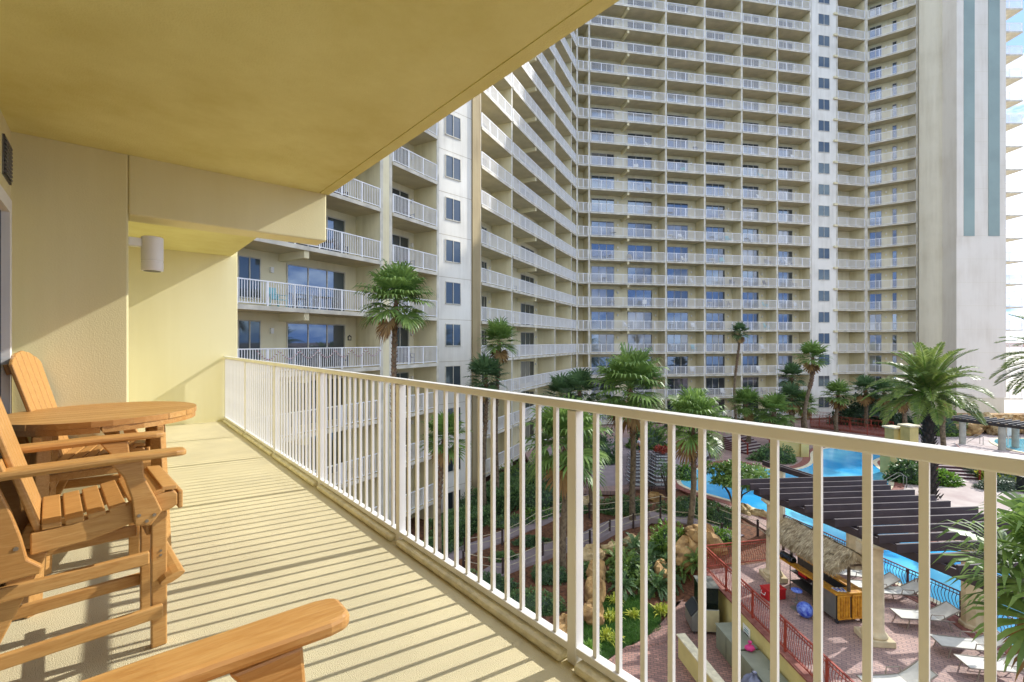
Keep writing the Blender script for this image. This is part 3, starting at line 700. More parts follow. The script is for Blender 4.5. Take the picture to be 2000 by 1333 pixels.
obj('inset', MB().prism([(-.07, -.07), (.07, -.07), (.07, .04), (0, .12), (-.07, .04)], lambda a_, b_: (a_, -.021, b_), lambda a_, b_: (a_, -.024, b_)), 'cap_cream', pq)
# right tower
Z0 = 58.0
X = lambda px, Z=Z0: (px-1000)/F*Z
TH = 78
tw = thing('tower', 'windowless pale tower with rounded edge and two teal vertical bands', 'tower', (0, 0, 0))
cur = [(X(1793.2, 62.4), 62.4)]+[(X(1795+i*6.2, 0) if 0 else X(1795+i*5.6, 61.4-1.5*math.sin(i/9*math.pi/2)), 61.4-1.5*math.sin(i/9*math.pi/2)) for i in range(10)]
cur = [(x_, y_) for x_, y_ in cur]
obj('wall', MB().slabpoly(cur+[(X(1846, 59.9)+.001, 66), (cur[0][0], 66)], -.5, TH), 'tower_cream', tw, smooth=False)
obj('wall', MB().slabpoly([(X(1846.5, 59.9), 59.9), (X(1868, 58.6), 58.6), (X(1868, 58.6), 67), (X(1846.5, 59.9), 67)], -.5, TH), 'tower_cream', tw)
obj('wall', MB().slabpoly([(X(1868.2), Z0), (X(1965), Z0), (X(1965), 67), (X(1868.2), 67)], 3.13, TH), 'tower_white', tw)
obj('base_band', MB().slabpoly([(X(1868.2), Z0+.03), (X(1962), Z0+.03), (X(1962), 67), (X(1868.2), 67)], -.5, 3.128), 'tower_cream', tw)
zb = CAMZ+(668-462)/F*Z0
for a, b in ((1882, 1903), (1930, 1952)):
    obj('band', MB().box(X(a), X(b), Z0-.05, Z0-.001, zb, TH), 'tower_teal', tw)
obj('trim_strip', MB().box(X(1868.2), X(1881.7), Z0-.03, Z0-.001, zb, TH), 'tower_white', tw)
for k in range(0, 20): obj('wall_joint', MB().box(X(1868.2), X(1965), Z0-.004, Z0-.001, FZ+FH*k-.02, FZ+FH*k+.01), 'tower_cream', tw)
obj('wall', MB().slabpoly([(X(1965.2), Z0+.9), (X(1973), Z0+1.0), (X(1973), 64), (X(1965.2), 64)], -.5, TH), 'stucco_far', tw)
# open balcony stack on the far side of the tower
bs = thing('balcony_stack', 'stack of thin open balconies on the right edge of the pale tower with sky behind', 'balcony', (X(1965.5), Z0+1.2, 0))
bm2 = merge_mesh('floor_slab', [(MB().box(0, 3.4, 0, 3, -.18, 0), 'slab_edge'), (MB().add([(0, .3, -.2), (1.3, .3, -.2), (0, .3, -.95), (0, .9, -.2), (1.3, .9, -.2), (0, .9, -.95)], [(0, 1, 2), (5, 4, 3), (0, 3, 4, 1), (1, 4, 5, 2), (2, 5, 3, 0)]), 'stucco_far')])
many(bs, 'floor_slab', [(bm2, Matrix.Translation((0, 0, FZ+FH*k))) for k in range(-2, 22)])
rm2 = rail_mesh(3.3)
many(bs, 'railing', [(rm2, Matrix.Translation((.05, .06, FZ+FH*k))) for k in range(-2, 22)])

# furniture left on the far balconies
def lawn_chair(m):
    mb = MB().obox((0, 0, .4), (.26, 0, 0), (0, .25, .02), (0, 0, .02)).obox((0, .3, .68), (.26, 0, 0), (0, .08, .28), (0, -.015, .01))
    for s in (-1, 1):
        mb.bar((s*.25, -.22, 0), (s*.25, -.2, .58), .04, .04).bar((s*.25, .26, 0), (s*.25, .2, .6), .04, .04).bar((s*.27, -.26, .6), (s*.27, .3, .62), .06, .03)
    return mb.mesh('patio_chair', m)
lc = {m: lawn_chair(m) for m in ('plastic_white', 'plastic_teal', 'plastic_dark', 'frame_taupe')}
def far_chair(fr, t, k, o, m, label, rz=0):
    ob = bpy.data.objects.new('patio_chair', lc[m]); C.objects.link(ob); ob.location = fr.p(t, o, FZ+FH*k); ob.rotation_euler.z = fr.ang()+rz
    tag(ob, label, 'chair', 'chairs on the far balconies')
cn = {'plastic_white': 'white', 'plastic_teal': 'turquoise', 'plastic_dark': 'dark', 'frame_taupe': 'taupe'}
lvl = {0: 'at eye level', 1: 'one storey above eye level', 2: 'two storeys above eye level', 3: 'three storeys above eye level', 4: 'four storeys above eye level', 5: 'five storeys above eye level', 6: 'six storeys above eye level', 7: 'seven storeys above eye level', -1: 'one storey below eye level', -2: 'two storeys below eye level', 8: 'eight storeys above eye level', 9: 'nine storeys above eye level'}
colw = ['corner', 'widest', 'second', 'third', 'fourth', 'fifth']
for i, (bay, k) in enumerate([(b_, k_) for b_ in (1, 2, 3, 4, 5) for k_ in range(-2, 10)]):
    r_ = random.Random(i*7+3)
    if r_.random() < .8:
        m = r_.choice(['plastic_white', 'plastic_teal', 'plastic_dark', 'frame_taupe', 'plastic_white', 'frame_taupe'])
        a_, b_ = tm[bay], tm[bay+1]; t = a_+(.45+.4*r_.random())*(b_-a_)
        far_chair(fm, t, k, -.8, m, f'{cn[m]} patio chair in the {colw[bay]} bay of the long facade {lvl[k]}', r_.uniform(-.7, .7))
for i, k in enumerate(range(-2, 6)):
    m = ['plastic_dark', 'frame_taupe'][i % 2]
    far_chair(fl, tl[1]+2.2+.3*(i % 3), k, -.9, m, f'{cn[m]} patio chair on the left wing balcony {lvl[k]}', .5)
for k, m in ((1, 'plastic_teal'), (2, 'plastic_dark'), (0, 'plastic_dark'), (3, 'plastic_dark')):
    far_chair(fn, fn.t_at(568 if k == 1 else 690), k, -.9, m, f'{cn[m]} chair behind the nearest wing railing {lvl[k]}', .3)
    far_chair(fn, fn.t_at(820), k, -.9, 'plastic_dark', f'dark chair in the narrow bay of the nearest wing {lvl[k]}', -.3)

def table_mesh(m):
    mb = MB().tube_prof([(.36, .68), (.38, .70), (.36, .72)], Vector(), 16)
    for a in range(4): c, s_ = math.cos(a*1.57+.78), math.sin(a*1.57+.78); mb.tube([(c*.3, s_*.3, 0), (c*.22, s_*.22, .68)], .02, 5)
    return mb.mesh('patio_table', m)
tmm = {m: table_mesh(m) for m in ('plastic_white', 'frame_taupe', 'plastic_dark')}
for i, (bay, k) in enumerate([(b_, k_) for b_ in (1, 2, 3, 4, 5) for k_ in range(-2, 7)]):
    r_ = random.Random(i*11+5)
    if r_.random() < .6:
        m = r_.choice(list(tmm)); a_, b_ = tm[bay], tm[bay+1]; ob = bpy.data.objects.new('patio_table', tmm[m]); C.objects.link(ob)
        ob.location = fm.p(a_+(.2+.15*r_.random())*(b_-a_), -1.0, FZ+FH*k); tag(ob, f'round {cn[m]} table in the {colw[bay]} bay of the long facade {lvl[k]}', 'table', 'tables on the far balconies')
for k in range(-1, 5):
    ob = bpy.data.objects.new('patio_table', tmm['plastic_dark']); C.objects.link(ob); ob.location = fn.p(fn.t_at(650)+.2*k, -1.0, FZ+FH*k); tag(ob, f'dark round table behind the nearest wing railing {lvl[k]}', 'table', 'tables on the far balconies')

# ------------------------------------------------------------------ plants
def fan_crown(seed, r=1.0, nf=26, nl=18, dead=3, droop=.3, up=.9):
    q = random.Random(seed); mb = MB(); dm_ = MB(); st = MB()
    for i in range(nf+dead):
        az = i*2.39996+q.uniform(-.3, .3); isd = i >= nf
        el = R(-65+q.uniform(-12, 8)) if isd else R(-38+118*(1-(i/nf))**up*1.0+q.uniform(-9, 9))
        d = Vector((math.cos(az)*math.cos(el), math.sin(az)*math.cos(el), math.sin(el)))
        pl_ = r*q.uniform(.38, .52); fl_ = r*q.uniform(.52, .66)*(.8 if isd else 1)
        side = d.cross(Vector((0, 0, 1))); side = side.normalized() if side.length > .05 else Vector((1, 0, 0)); nrm = side.cross(d).normalized()
        base = d*pl_+Vector((0, 0, -.05*r*(1-math.sin(el)))); tgt = dm_ if isd else mb
        st.tube([(0, 0, 0), d*pl_*.5+nrm*.02*r, base], [.012*r, .009*r, .006*r], 3, False)
        fold = q.uniform(.1, .5)
        for j in range(nl):
            a = R(-118+236*j/(nl-1)+q.uniform(-3, 3)); dd = (d*math.cos(a)+side*math.sin(a)+nrm*fold*(abs(math.sin(a))-.3)).normalized()
            L_ = fl_*(1-.32*(abs(a)/R(118))**2)*q.uniform(.9, 1.05); w = .06*r*(22/nl)
            p0 = base; p1 = p0+dd*L_*.5; p2 = p1+(dd+Vector((0, 0, -droop*.6))).normalized()*L_*.3; p3 = p2+(dd+Vector((0, 0, -droop*(1.6+q.random())))).normalized()*L_*.25
            s = dd.cross(nrm).normalized()
            tgt.add([p0, p1-s*w*.5, p1+s*w*.5, p2-s*w*.36, p2+s*w*.36, p3], [(0, 1, 2), (1, 3, 4, 2), (3, 5, 4)])
    return mb, dm_, st
def feather_crown(seed, r=1.0, nf=56, nl=60, stiff=.35, lw=.011):
    q = random.Random(seed); mb = MB(); st = MB()
    for i in range(nf):
        az = i*2.39996+q.uniform(-.25, .25); el = R(-20+100*(1-i/nf)+q.uniform(-6, 6))
        d = Vector((math.cos(az)*math.cos(el), math.sin(az)*math.cos(el), math.sin(el))); L_ = r*q.uniform(.85, 1.1)
        pts = [Vector((0, 0, 0))]; dd = d.copy(); n = 14
        for k in range(n):
            dd = (dd+Vector((0, 0, -(1-stiff)*.19*(k/n+.25)*(1 if el > R(-10) else .5)))).normalized(); pts.append(pts[-1]+dd*L_/n)
        st.tube(pts[::2], [.014*r*(1-.8*k/(len(pts[::2]))) for k in range(len(pts[::2]))], 3, False)
        for k in range(nl):
            f = .14+.86*k/(nl-1); x = f*n; a = min(int(x), n-1); p = pts[a].lerp(pts[a+1], x-a); t = (pts[a+1]-pts[a]).normalized()
            sd = t.cross(Vector((0, 0, 1))).normalized() if abs(t.z) < .97 else Vector((1, 0, 0)); nr = sd.cross(t)
            ll = r*.2*math.sin(math.pi*(.18+.78*f))**.7*q.uniform(.85, 1.1)
            for s in (-1, 1):
                v = (t*.75+sd*s*.75+nr*.35+Vector((0, 0, q.uniform(-.25, .1)))).normalized()
                e = p+v*ll+Vector((0, 0, -.15*ll)); w = v.cross(nr).normalized()*r*lw; m = p+v*ll*.5
                mb.add([p, m-w, m+w, e], [(0, 1, 2), (1, 3, 2)])
    return mb, st
def trunk(a, b, r0, r1, style, seed=1, bend=.15, h0=0):
    q = random.Random(seed); a, b = Vector(a), Vector(b); L_ = (b-a).length; n = max(8, int(L_/.35)); mb = MB(); pts = []; rs = []
    for i in range(n+1):
        t = i/n; p = a.lerp(b, t)+Vector((math.sin(t*3.1+seed), math.cos(t*2.6+seed), 0))*bend*math.sin(math.pi*t)
        pts.append(p); rs.append((r0*(1-t)+r1*t)*(1.25 if i == 0 else 1)*(1+.05*q.uniform(-1, 1)))
    mb.tube(pts, rs, 10)
    boots = MB()
    if style:
        m = int(L_*(26 if style == 'all' else 11))
        for i in range(m):
            t = i/m if style == 'all' else 1-.38*(i/m)
            x = t*n; k = min(int(x), n-1); p = pts[k].lerp(pts[k+1], x-k); rr = rs[k]; az = i*2.39996
            o_ = Vector((math.cos(az), math.sin(az), 0)); s = Vector((-o_.y, o_.x, 0)); l = rr*q.uniform(.7, 1.3)
            c = p+o_*rr*.95; e = c+(o_*.75+Vector((0, 0, 1))).normalized()*l
            boots.add([c-s*rr*.34, c+s*rr*.34, e+s*rr*.16, e-s*rr*.16, c+o_*rr*.18-Vector((0, 0, rr*.3))], [(0, 1, 2, 3), (0, 4, 1), (3, 2, 4), (0, 3, 4), (1, 4, 2)])
    return mb, boots
CR = {}
def crown_me(kind, seed, dark=False):
    key = (kind, seed, dark)
    if key not in CR:
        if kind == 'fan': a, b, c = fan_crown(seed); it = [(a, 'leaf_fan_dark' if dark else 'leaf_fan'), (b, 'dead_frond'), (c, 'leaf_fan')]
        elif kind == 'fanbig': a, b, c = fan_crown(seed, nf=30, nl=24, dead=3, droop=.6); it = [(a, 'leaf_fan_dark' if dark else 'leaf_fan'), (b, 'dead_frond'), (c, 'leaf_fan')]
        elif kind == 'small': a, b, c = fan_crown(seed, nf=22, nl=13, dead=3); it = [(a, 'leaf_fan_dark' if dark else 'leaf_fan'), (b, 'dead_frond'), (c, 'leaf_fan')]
        else: a, c = feather_crown(seed); it = [(a, 'leaf_date'), (c, 'leaf_bright')]
        CR[key] = merge_mesh('crown', it)
    return CR[key]
def palm(label, base, top, r, kind='fan', seed=1, tr=.16, style='top', rot=0, bark='trunk_grey', boot='trunk_boot', dark=False, bend=.15, name='fan_palm', grp='palm trees in the garden'):
    base, top = Vector(base), Vector(top); t = thing(name, label, 'palm tree', base, 0, grp)
    a, b = trunk((0, 0, -.3), top-base, tr, tr*.75, style, seed, bend)
    obj('trunk', merge_mesh('trunk', [(a, bark), (b, boot)]), None, t)
    c = obj('crown', crown_me(kind, seed % 3, dark), None, t, loc=top-base); c.rotation_euler = (0, 0, rot+seed); c.scale = (r, r, r)
    return t
def PP(label, cx, cy, Y, bx, r_px, gz=None, **k):    # crown centre pixel, distance, trunk foot pixel column
    top = D(cx, Y, CAMZ-(cy-668)/F*Y); b = D(bx, Y); b.z = H(b.x, b.y) if gz is None else gz
    return palm(label, b, top, r_px/F*Y, **k)
PP('tall fan palm in front of the nearest wing, its crown beside the pillar', 774, 588, 20, 762, 84, seed=1, tr=.13, kind='fanbig')
PP('short fan palm seen low through the railing before the white block', 868, 855, 22, 852, 58, seed=2, tr=.15)
PP('taller of two slim fan palms in front of the tan pier', 975, 667, 31, 972, 47, seed=3, tr=.14)
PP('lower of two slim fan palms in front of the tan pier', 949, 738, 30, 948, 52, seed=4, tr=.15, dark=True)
PP('broad cabbage palm with green crown low behind the near railing post', 1105, 868, 23.5, 1100, 100, seed=5, tr=.19, kind='fanbig')
PP('broad cabbage palm with shaggy trunk, central before the long facade', 1230, 760, 27.5, 1236, 92, seed=6, tr=.18, kind='fanbig', gz=-.2)
PP('cabbage palm with bare lower trunk beside the curved end of the pool', 1355, 828, 25.6, 1345, 78, seed=7, tr=.17, kind='fanbig', gz=-.4)
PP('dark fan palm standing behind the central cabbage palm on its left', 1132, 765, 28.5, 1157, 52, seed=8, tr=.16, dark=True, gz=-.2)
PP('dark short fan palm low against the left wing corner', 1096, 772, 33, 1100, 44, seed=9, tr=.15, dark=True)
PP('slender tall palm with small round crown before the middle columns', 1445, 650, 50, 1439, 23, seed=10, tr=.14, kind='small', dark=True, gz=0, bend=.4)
PP('curving fan palm with shaggy top in front of the window strip', 1587, 698, 48, 1579, 36, seed=11, tr=.2, kind='small', gz=0, bend=.6)
PP('dark small palm tucked behind the curving fan palm', 1546, 737, 52, 1550, 32, seed=12, tr=.2, kind='small', dark=True, gz=0)
PP('bushy low fan palm just left of the sunken stairs', 1457, 790, 44, 1462, 38, seed=13, tr=.22, kind='fan', gz=0)
PP('bright green low fan palm above the sunken stairs', 1512, 806, 42, 1510, 44, seed=14, tr=.22, kind='fan', gz=0)
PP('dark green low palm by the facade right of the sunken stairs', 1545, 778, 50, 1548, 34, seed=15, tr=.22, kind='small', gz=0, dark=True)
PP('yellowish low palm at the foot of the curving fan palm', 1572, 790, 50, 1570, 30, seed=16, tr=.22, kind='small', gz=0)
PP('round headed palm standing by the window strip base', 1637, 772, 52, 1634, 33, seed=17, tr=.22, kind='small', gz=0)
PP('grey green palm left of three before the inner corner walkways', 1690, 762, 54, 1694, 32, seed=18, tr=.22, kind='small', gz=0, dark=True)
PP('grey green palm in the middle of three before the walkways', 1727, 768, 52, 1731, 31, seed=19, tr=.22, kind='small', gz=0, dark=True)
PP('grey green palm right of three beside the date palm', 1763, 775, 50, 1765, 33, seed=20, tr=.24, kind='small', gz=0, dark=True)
PP('slim palm with yellow crown just right of the date palm', 1845, 775, 38, 1843, 24, seed=22, tr=.2, kind='small', gz=0)
PP('large feathery date palm with dark studded trunk beside the pool', 1812, 770, 30.5, 1815, 108, seed=21, tr=.34, kind='feather', gz=0, style='all', bark='trunk_dark', boot='trunk_dark', name='date_palm', bend=.05)
PP('date palm at the right edge reaching in with long feathery fronds', 2085, 712, 25, 2085, 122, seed=24, tr=.34, kind='feather', gz=0, style='all', bark='trunk_dark', boot='trunk_dark', name='date_palm', rot=.4)
PP('nearest fan palm at the right edge with big drooping leaves beside the pergola', 2105, 1150, 9.2, 2110, 215, seed=25, tr=.2, kind='fanbig', gz=0)

def leafball(seed, n, rx, ry, rz, ls, lw=.45, z0=0.0, box=False, lump=.25, up=.5):
    q = random.Random(seed); mb = MB(); ph = [q.uniform(0, 6) for _ in range(6)]
    for i in range(n):
        if box:
            f = q.random(); x, y, z = q.uniform(-1, 1), q.uniform(-1, 1), q.uniform(0, 1)
            if f < .5: z = 1-abs(q.gauss(0, .06))
            elif f < .75: x = math.copysign(1-abs(q.gauss(0, .05)), x)
            else: y = math.copysign(1-abs(q.gauss(0, .05)), y)
            nr = Vector((x*(abs(x) > .85), y*(abs(y) > .85), (z > .8)+.2)); k = 1+.10*math.sin(x*rx*3+ph[0])*math.cos(y*ry*3.3+ph[1])
            p = Vector((x*rx*(1+.03*math.sin(z*7)), y*ry, z*rz*k))
        else:
            v = Vector((q.gauss(0, 1), q.gauss(0, 1), q.gauss(0, 1))).normalized(); nr = v.copy()
            az = math.atan2(v.y, v.x); k = 1+lump*(math.sin(3*az+ph[0])*math.cos(3*v.z+ph[1])*.6+math.sin(7*az+ph[2])*math.sin(6*v.z+ph[3])*.4)
            k *= 1-abs(q.gauss(0, .13)); p = Vector((v.x*rx, v.y*ry, v.z*rz))*k
            if p.z < z0: p.z = z0+q.random()*.1*rz
        d = (nr*q.uniform(.2, 1)+Vector((q.gauss(0, .6), q.gauss(0, .6), q.gauss(.1, .5)+up*.3))).normalized()
        s = ls*q.uniform(.7, 1.25); mb.leaf(p, d, (q.gauss(0, .5), q.gauss(0, .5), 1), s, s*lw, .15)
    return mb
SH = {}
def shrub(label, p, rx, ry, rz, m='leaf_hedge', n=1500, ls=.12, seed=1, box=False, rz_=0, name='shrub', grp=None, lump=.28, lw=.5, core=True):
    t = thing(name, label, name.replace('_', ' '), p, rz_, grp)
    mb = leafball(seed, n, rx, ry, rz, ls, lw, 0 if not box else 0, box, lump)
    obj('foliage', mb, m, t)
    st = MB(); q = random.Random(seed)
    for i in range(9):
        a = q.uniform(0, 6.3); st.tube([(0, 0, -.2), (math.cos(a)*rx*.3, math.sin(a)*ry*.3, rz*.4), (math.cos(a)*rx*.6, math.sin(a)*ry*.6, rz*.72)], [.03, .02, .01], 5)
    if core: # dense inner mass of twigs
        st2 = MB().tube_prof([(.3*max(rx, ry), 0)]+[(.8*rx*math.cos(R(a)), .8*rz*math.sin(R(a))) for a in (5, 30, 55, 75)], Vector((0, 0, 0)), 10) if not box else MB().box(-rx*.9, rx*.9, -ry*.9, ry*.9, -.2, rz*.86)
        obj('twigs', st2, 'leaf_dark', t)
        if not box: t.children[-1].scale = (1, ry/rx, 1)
    obj('stem', st, 'bark', t); return t
def spiky(label, p, r, m='leaf_bright', n=70, seed=1, name='spiky_plant', grp=None, w=.05, curve=.5):
    q = random.Random(seed); mb = MB(); t = thing(name, label, 'plant', p, 0, grp)
    for i in range(n):
        az = q.uniform(0, 6.28); el = R(q.uniform(15, 85)); d = Vector((math.cos(az)*math.cos(el), math.sin(az)*math.cos(el), math.sin(el))); l = r*q.uniform(.7, 1.2)
        o_ = Vector((q.gauss(0, .16)*r, q.gauss(0, .16)*r, 0)); s = Vector((-math.sin(az), math.cos(az), 0))*w*r
        p1 = o_+d*l*.5; p2 = p1+(d+Vector((0, 0, -curve))).normalized()*l*.3; p3 = p2+(d+Vector((0, 0, -curve*2.4))).normalized()*l*.25
        mb.add([o_-s*.5, o_+s*.5, p1-s, p1+s, p2-s*.7, p2+s*.7, p3], [(0, 1, 3, 2), (2, 3, 5, 4), (4, 5, 6)])
    obj('leaves', mb, m, t); return t
def gz(px, py): return G(px, py)
# clipped hedges and beds on the left
shrub('long clipped hedge running below the white block', gz(905, 1040), 1.9, 1.0, 1.1, n=5200, ls=.13, seed=2, box=True, rz_=.9, name='hedge')
shrub('taller dark hedge mass beside the left wing wall', gz(985, 985), 2.0, 1.2, 1.3, n=5200, ls=.15, seed=3, box=True, rz_=1.1, name='hedge')
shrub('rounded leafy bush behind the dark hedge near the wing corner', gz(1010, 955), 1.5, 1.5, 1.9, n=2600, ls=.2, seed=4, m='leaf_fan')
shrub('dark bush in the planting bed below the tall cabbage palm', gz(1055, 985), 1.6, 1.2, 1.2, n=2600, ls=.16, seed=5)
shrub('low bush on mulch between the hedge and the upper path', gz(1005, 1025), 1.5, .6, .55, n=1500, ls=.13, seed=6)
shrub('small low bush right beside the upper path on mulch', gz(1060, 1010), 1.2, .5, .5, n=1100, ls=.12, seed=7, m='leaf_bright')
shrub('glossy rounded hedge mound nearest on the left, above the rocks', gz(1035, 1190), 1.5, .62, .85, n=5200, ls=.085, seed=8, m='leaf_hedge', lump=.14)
shrub('long green bush line under the slim palms by the pier', gz(950, 1010), 2.2, .8, 1.1, n=3600, ls=.15, seed=60, m='leaf_fan_dark')
for i, (x, y, rx, ry, rz_, lb) in enumerate([(860, 1075, 1.3, .8, .7, 'low shrub at the foot of the clipped hedge'), (930, 1000, 1.6, .9, 1.4, 'tall shrub between the pier and the clipped hedge'), (1045, 945, 1.8, 1.0, 1.8, 'loose tall shrub by the left wing ground floor'), (1080, 960, 1.2, .9, 1.0, 'shrub on the mulch right of the loose tall shrub'), (1120, 1000, .9, .6, .5, 'small shrub in the mulch island by the upper path'), (1040, 1062, 1.0, .4, .35, 'thin low shrub between the two path branches'), (985, 1092, .8, .35, .3, 'small low shrub in the fork of the paths'), (1075, 1130, .9, .6, .6, 'round shrub just behind the near railing post'), (1140, 1120, .6, .5, .5, 'small round shrub beside the top pale boulder'), (960, 1150, 1.2, .7, .6, 'dark low shrub on the near side of the lower path'), (895, 1150, 1.2, .9, .8, 'shrub nearest the wall under the railing on the left')]):
    shrub(lb, G(x, y), rx, ry, rz_, m=('leaf_hedge', 'leaf_fan_dark')[i % 2], n=int(900+900*rx), ls=.13, seed=110+i)
# hedge between the path and the pool
shrub('dark hedge between the curved path and the lounge paving', G(1220, 1000), 1.7, .7, .95, n=3400, ls=.13, seed=9, name='hedge', lump=.15)
shrub('dark hedge between the path and the pool beside the cabbage palm', G(1345, 1005), 2.0, .8, 1.0, n=4200, ls=.13, seed=10, name='hedge', lump=.15)
shrub('dark bush at the right end of the hedge by the mulch slope', G(1405, 1020), 1.0, .8, .9, n=2200, ls=.13, seed=11)
shrub('bright variegated bush by the path above the red railing corner', G(1405, 1058), 1.0, .55, .6, m='leaf_bright', n=1700, ls=.17, seed=12, lw=.35)
shrub('grassy clump with pale tips beside the path bend', G(1305, 1075), 1.0, .9, 1.35, m='leaf_bright', n=1800, ls=.22, seed=13, lw=.25)
# rock garden plants
for i, (x, y, r_, lb) in enumerate([(1225, 1125, 1.15, 'big split-leaf plant spilling over the rocks, leftmost of the rock garden'), (1265, 1110, 1.25, 'big split-leaf plant in the middle of the rock garden'), (1335, 1120, 1.1, 'split-leaf plant hanging beside the ice machine'), (1285, 1160, .9, 'low dark split-leaf plant above the lawn')]):
    p = G(x, y); p.z += .25; t = thing('split_leaf_plant', lb, 'plant', p, 0, 'split-leaf plants in the rock garden')
    o = obj('leaves', merge_mesh('leaves', [(feather_crown(30+i, 1.0, 26, 18, .2, .03)[0], 'leaf_fan_dark' if i % 2 else 'leaf_fan')]), None, t); o.scale = (r_, r_, r_)
    if i == 0: pass
for i, (x, y, r_, m, lb) in enumerate([(1195, 1215, .55, 'leaf_yellow', 'yellow green spiky plant by the rocks, upper one of the lawn edge'), (1200, 1180, .5, 'leaf_yellow', 'yellow green spiky plant right under the split-leaf plant'), (1185, 1250, .5, 'leaf_yellow', 'yellow striped spiky plant lower on the lawn edge'), (1240, 1208, .45, 'leaf_yellow', 'striped spiky plant alone on the lawn middle'), (1292, 1200, .55, 'leaf_yellow', 'striped spiky plant at the walk edge near the ice machine'), (1115, 1245, .45, 'leaf_yellow', 'striped spiky plant at the foot of the yellow rocks'), (1155, 1275, .5, 'leaf_bright', 'striped spiky plant at the lawn corner beside the near post'), (1205, 1255, .4, 'leaf_yellow', 'small striped spiky tuft in the lawn centre')]):
    spiky(lb, G(x, y), r_, m, 80, 50+i, grp='spiky plants round the small lawn')
for i, (x, y, r_, lb) in enumerate([(1205, 1105, .9, 'split-leaf plant tucked behind the pale boulders'), (1240, 1085, 1.0, 'split-leaf plant at the top of the rock garden'), (1300, 1095, 1.1, 'split-leaf plant right of the top of the rock garden'), (1215, 1160, .8, 'split-leaf plant over the upper lawn edge'), (1262, 1150, .9, 'split-leaf plant hanging over the lawn'), (1320, 1080, .9, 'split-leaf plant beside the brown ledge boulder'), (1360, 1125, .8, 'split-leaf plant closest behind the ice machine'), (1310, 1150, .7, 'split-leaf plant in the dark hollow by the walk')]):
    p = G(x, y); p.z += .3; t = thing('split_leaf_plant', lb, 'plant', p, 0, 'split-leaf plants in the rock garden')
    o = obj('leaves', merge_mesh('leaves', [(feather_crown(60+i, 1.0, 26, 18, .2, .03)[0], 'leaf_fan_dark' if i % 2 else 'leaf_fan')]), None, t); o.scale = (r_, r_, r_)
shrub('dense dark green bush covering the middle of the rock garden', G(1262, 1122), 1.3, .9, .8, m='leaf_fan_dark', n=2200, ls=.16, seed=91)
shrub('leafy bush below the pale boulders in the rock garden', G(1215, 1132), .8, .6, .6, m='leaf_fan', n=1200, ls=.15, seed=92)
# lawn
def lawn(name, poly, n, m, h, zf, seed=5):
    q = random.Random(seed); xs_ = [p[0] for p in poly]; ys_ = [p[1] for p in poly]; mb = MB()
    def inside(x, y):
        c = False; j = len(poly)-1
        for i in range(len(poly)):
            if (poly[i][1] > y) != (poly[j][1] > y) and x < (poly[j][0]-poly[i][0])*(y-poly[i][1])/(poly[j][1]-poly[i][1])+poly[i][0]: c = not c
            j = i
        return c
    k = 0
    while k < n:
        x, y = q.uniform(min(xs_), max(xs_)), q.uniform(min(ys_), max(ys_))
        if not inside(x, y): continue
        k += 1; hh = h*q.uniform(.5, 1.3); a = q.uniform(0, 6.28); s = Vector((math.cos(a), math.sin(a), 0))*h*.13; z = zf(x, y)
        mb.add([Vector((x, y, z))-s, Vector((x, y, z))+s, Vector((x+q.gauss(0, .4)*h, y+q.gauss(0, .4)*h, z+hh))], [(0, 1, 2)])
    o = obj(name, mb, m); o['kind'] = 'stuff'; tag(o, 'green lawn and ground cover beside the brick walk' if h > .1 else 'low green ground cover', 'grass')
lp = [G(1110, 1265), G(1150, 1195), G(1185, 1170), G(1250, 1165), G(1290, 1205), G(1290, 1235), G(1268, 1245), G(1225, 1265), G(1160, 1310), G(1100, 1380), G(1040, 1320)]
lawn('grass', [(p.x, p.y) for p in lp], 26000, 'grass_mat', .13, lambda x, y: H(x, y)+.02)
obj('lawn', MB().slabpoly([(p.x, p.y) for p in lp], LOW-.2, LOW+.06), 'turf')['kind'] = 'structure'
# poolside greenery
def small_tree(label, base, h, r, m, seed, n=1600, ls=.17, bare=.45, name='small_tree'):
    q = random.Random(seed); t = thing(name, label, 'tree', base); tb_ = MB(); lv_ = MB()
    for i in range(7):
        a = i*.9+q.random(); e = Vector((math.cos(a)*r*.8, math.sin(a)*r*.8, h*q.uniform(.75, 1)))
        m1 = e*.35+Vector((0, 0, h*.1)); tb_.tube([(0, 0, -.1), m1, e*.7+Vector((q.gauss(0, .1), q.gauss(0, .1), 0)), e], [.06, .045, .03, .012], 5)
        for k in range(3):
            f = e*.7+Vector((q.gauss(0, r*.35), q.gauss(0, r*.35), q.uniform(0, h*.35))); tb_.tube([e*.6, f], [.02, .008], 4)
            c = leafball(seed*10+i*3+k, n//21, r*.42, r*.42, r*.3, ls, .5); lv_.add([Vector(v)+f for v in c.v], c.f)
    obj('trunk', tb_, 'bark', t); obj('crown', lv_, m, t); return t
small_tree('dark broad-leaved small tree leaning over the pool left of the pergola', W(1437, 1000, -.1), 2.6, 1.35, 'leaf_fan', 3, 3000, .24)
small_tree('open grey branched shrub beside the lounge chair rows', W(1303, 968, -.1), 2.0, .8, 'leaf_hedge', 5, 500, .16)
shrub('low green shrub by the pool tip behind the cabbage palm', W(1338, 935, 0), .7, .7, 1.1, m='leaf_bright', n=900, ls=.2, seed=14)
shrub('round dark shrub beside the sunken stairs', W(1512, 900, 0), 1.9, 1.2, 1.25, n=2200, ls=.22, seed=15)
shrub('dark leafy shrub on the pool bend below the pale post', W(1775, 940, 0), 1.4, 1.0, 1.6, n=1600, ls=.3, seed=16)
shrub('bright green leafy plant at the foot of the red stair railing', W(1838, 945, 0), 1.15, .8, .85, m='leaf_bright', n=1500, ls=.28, seed=17, lw=.4)
shrub('silver green shrub right of the paving stairs', W(1905, 932, 0), 1.1, .8, .9, m='leaf_silver', n=1200, ls=.2, seed=18)
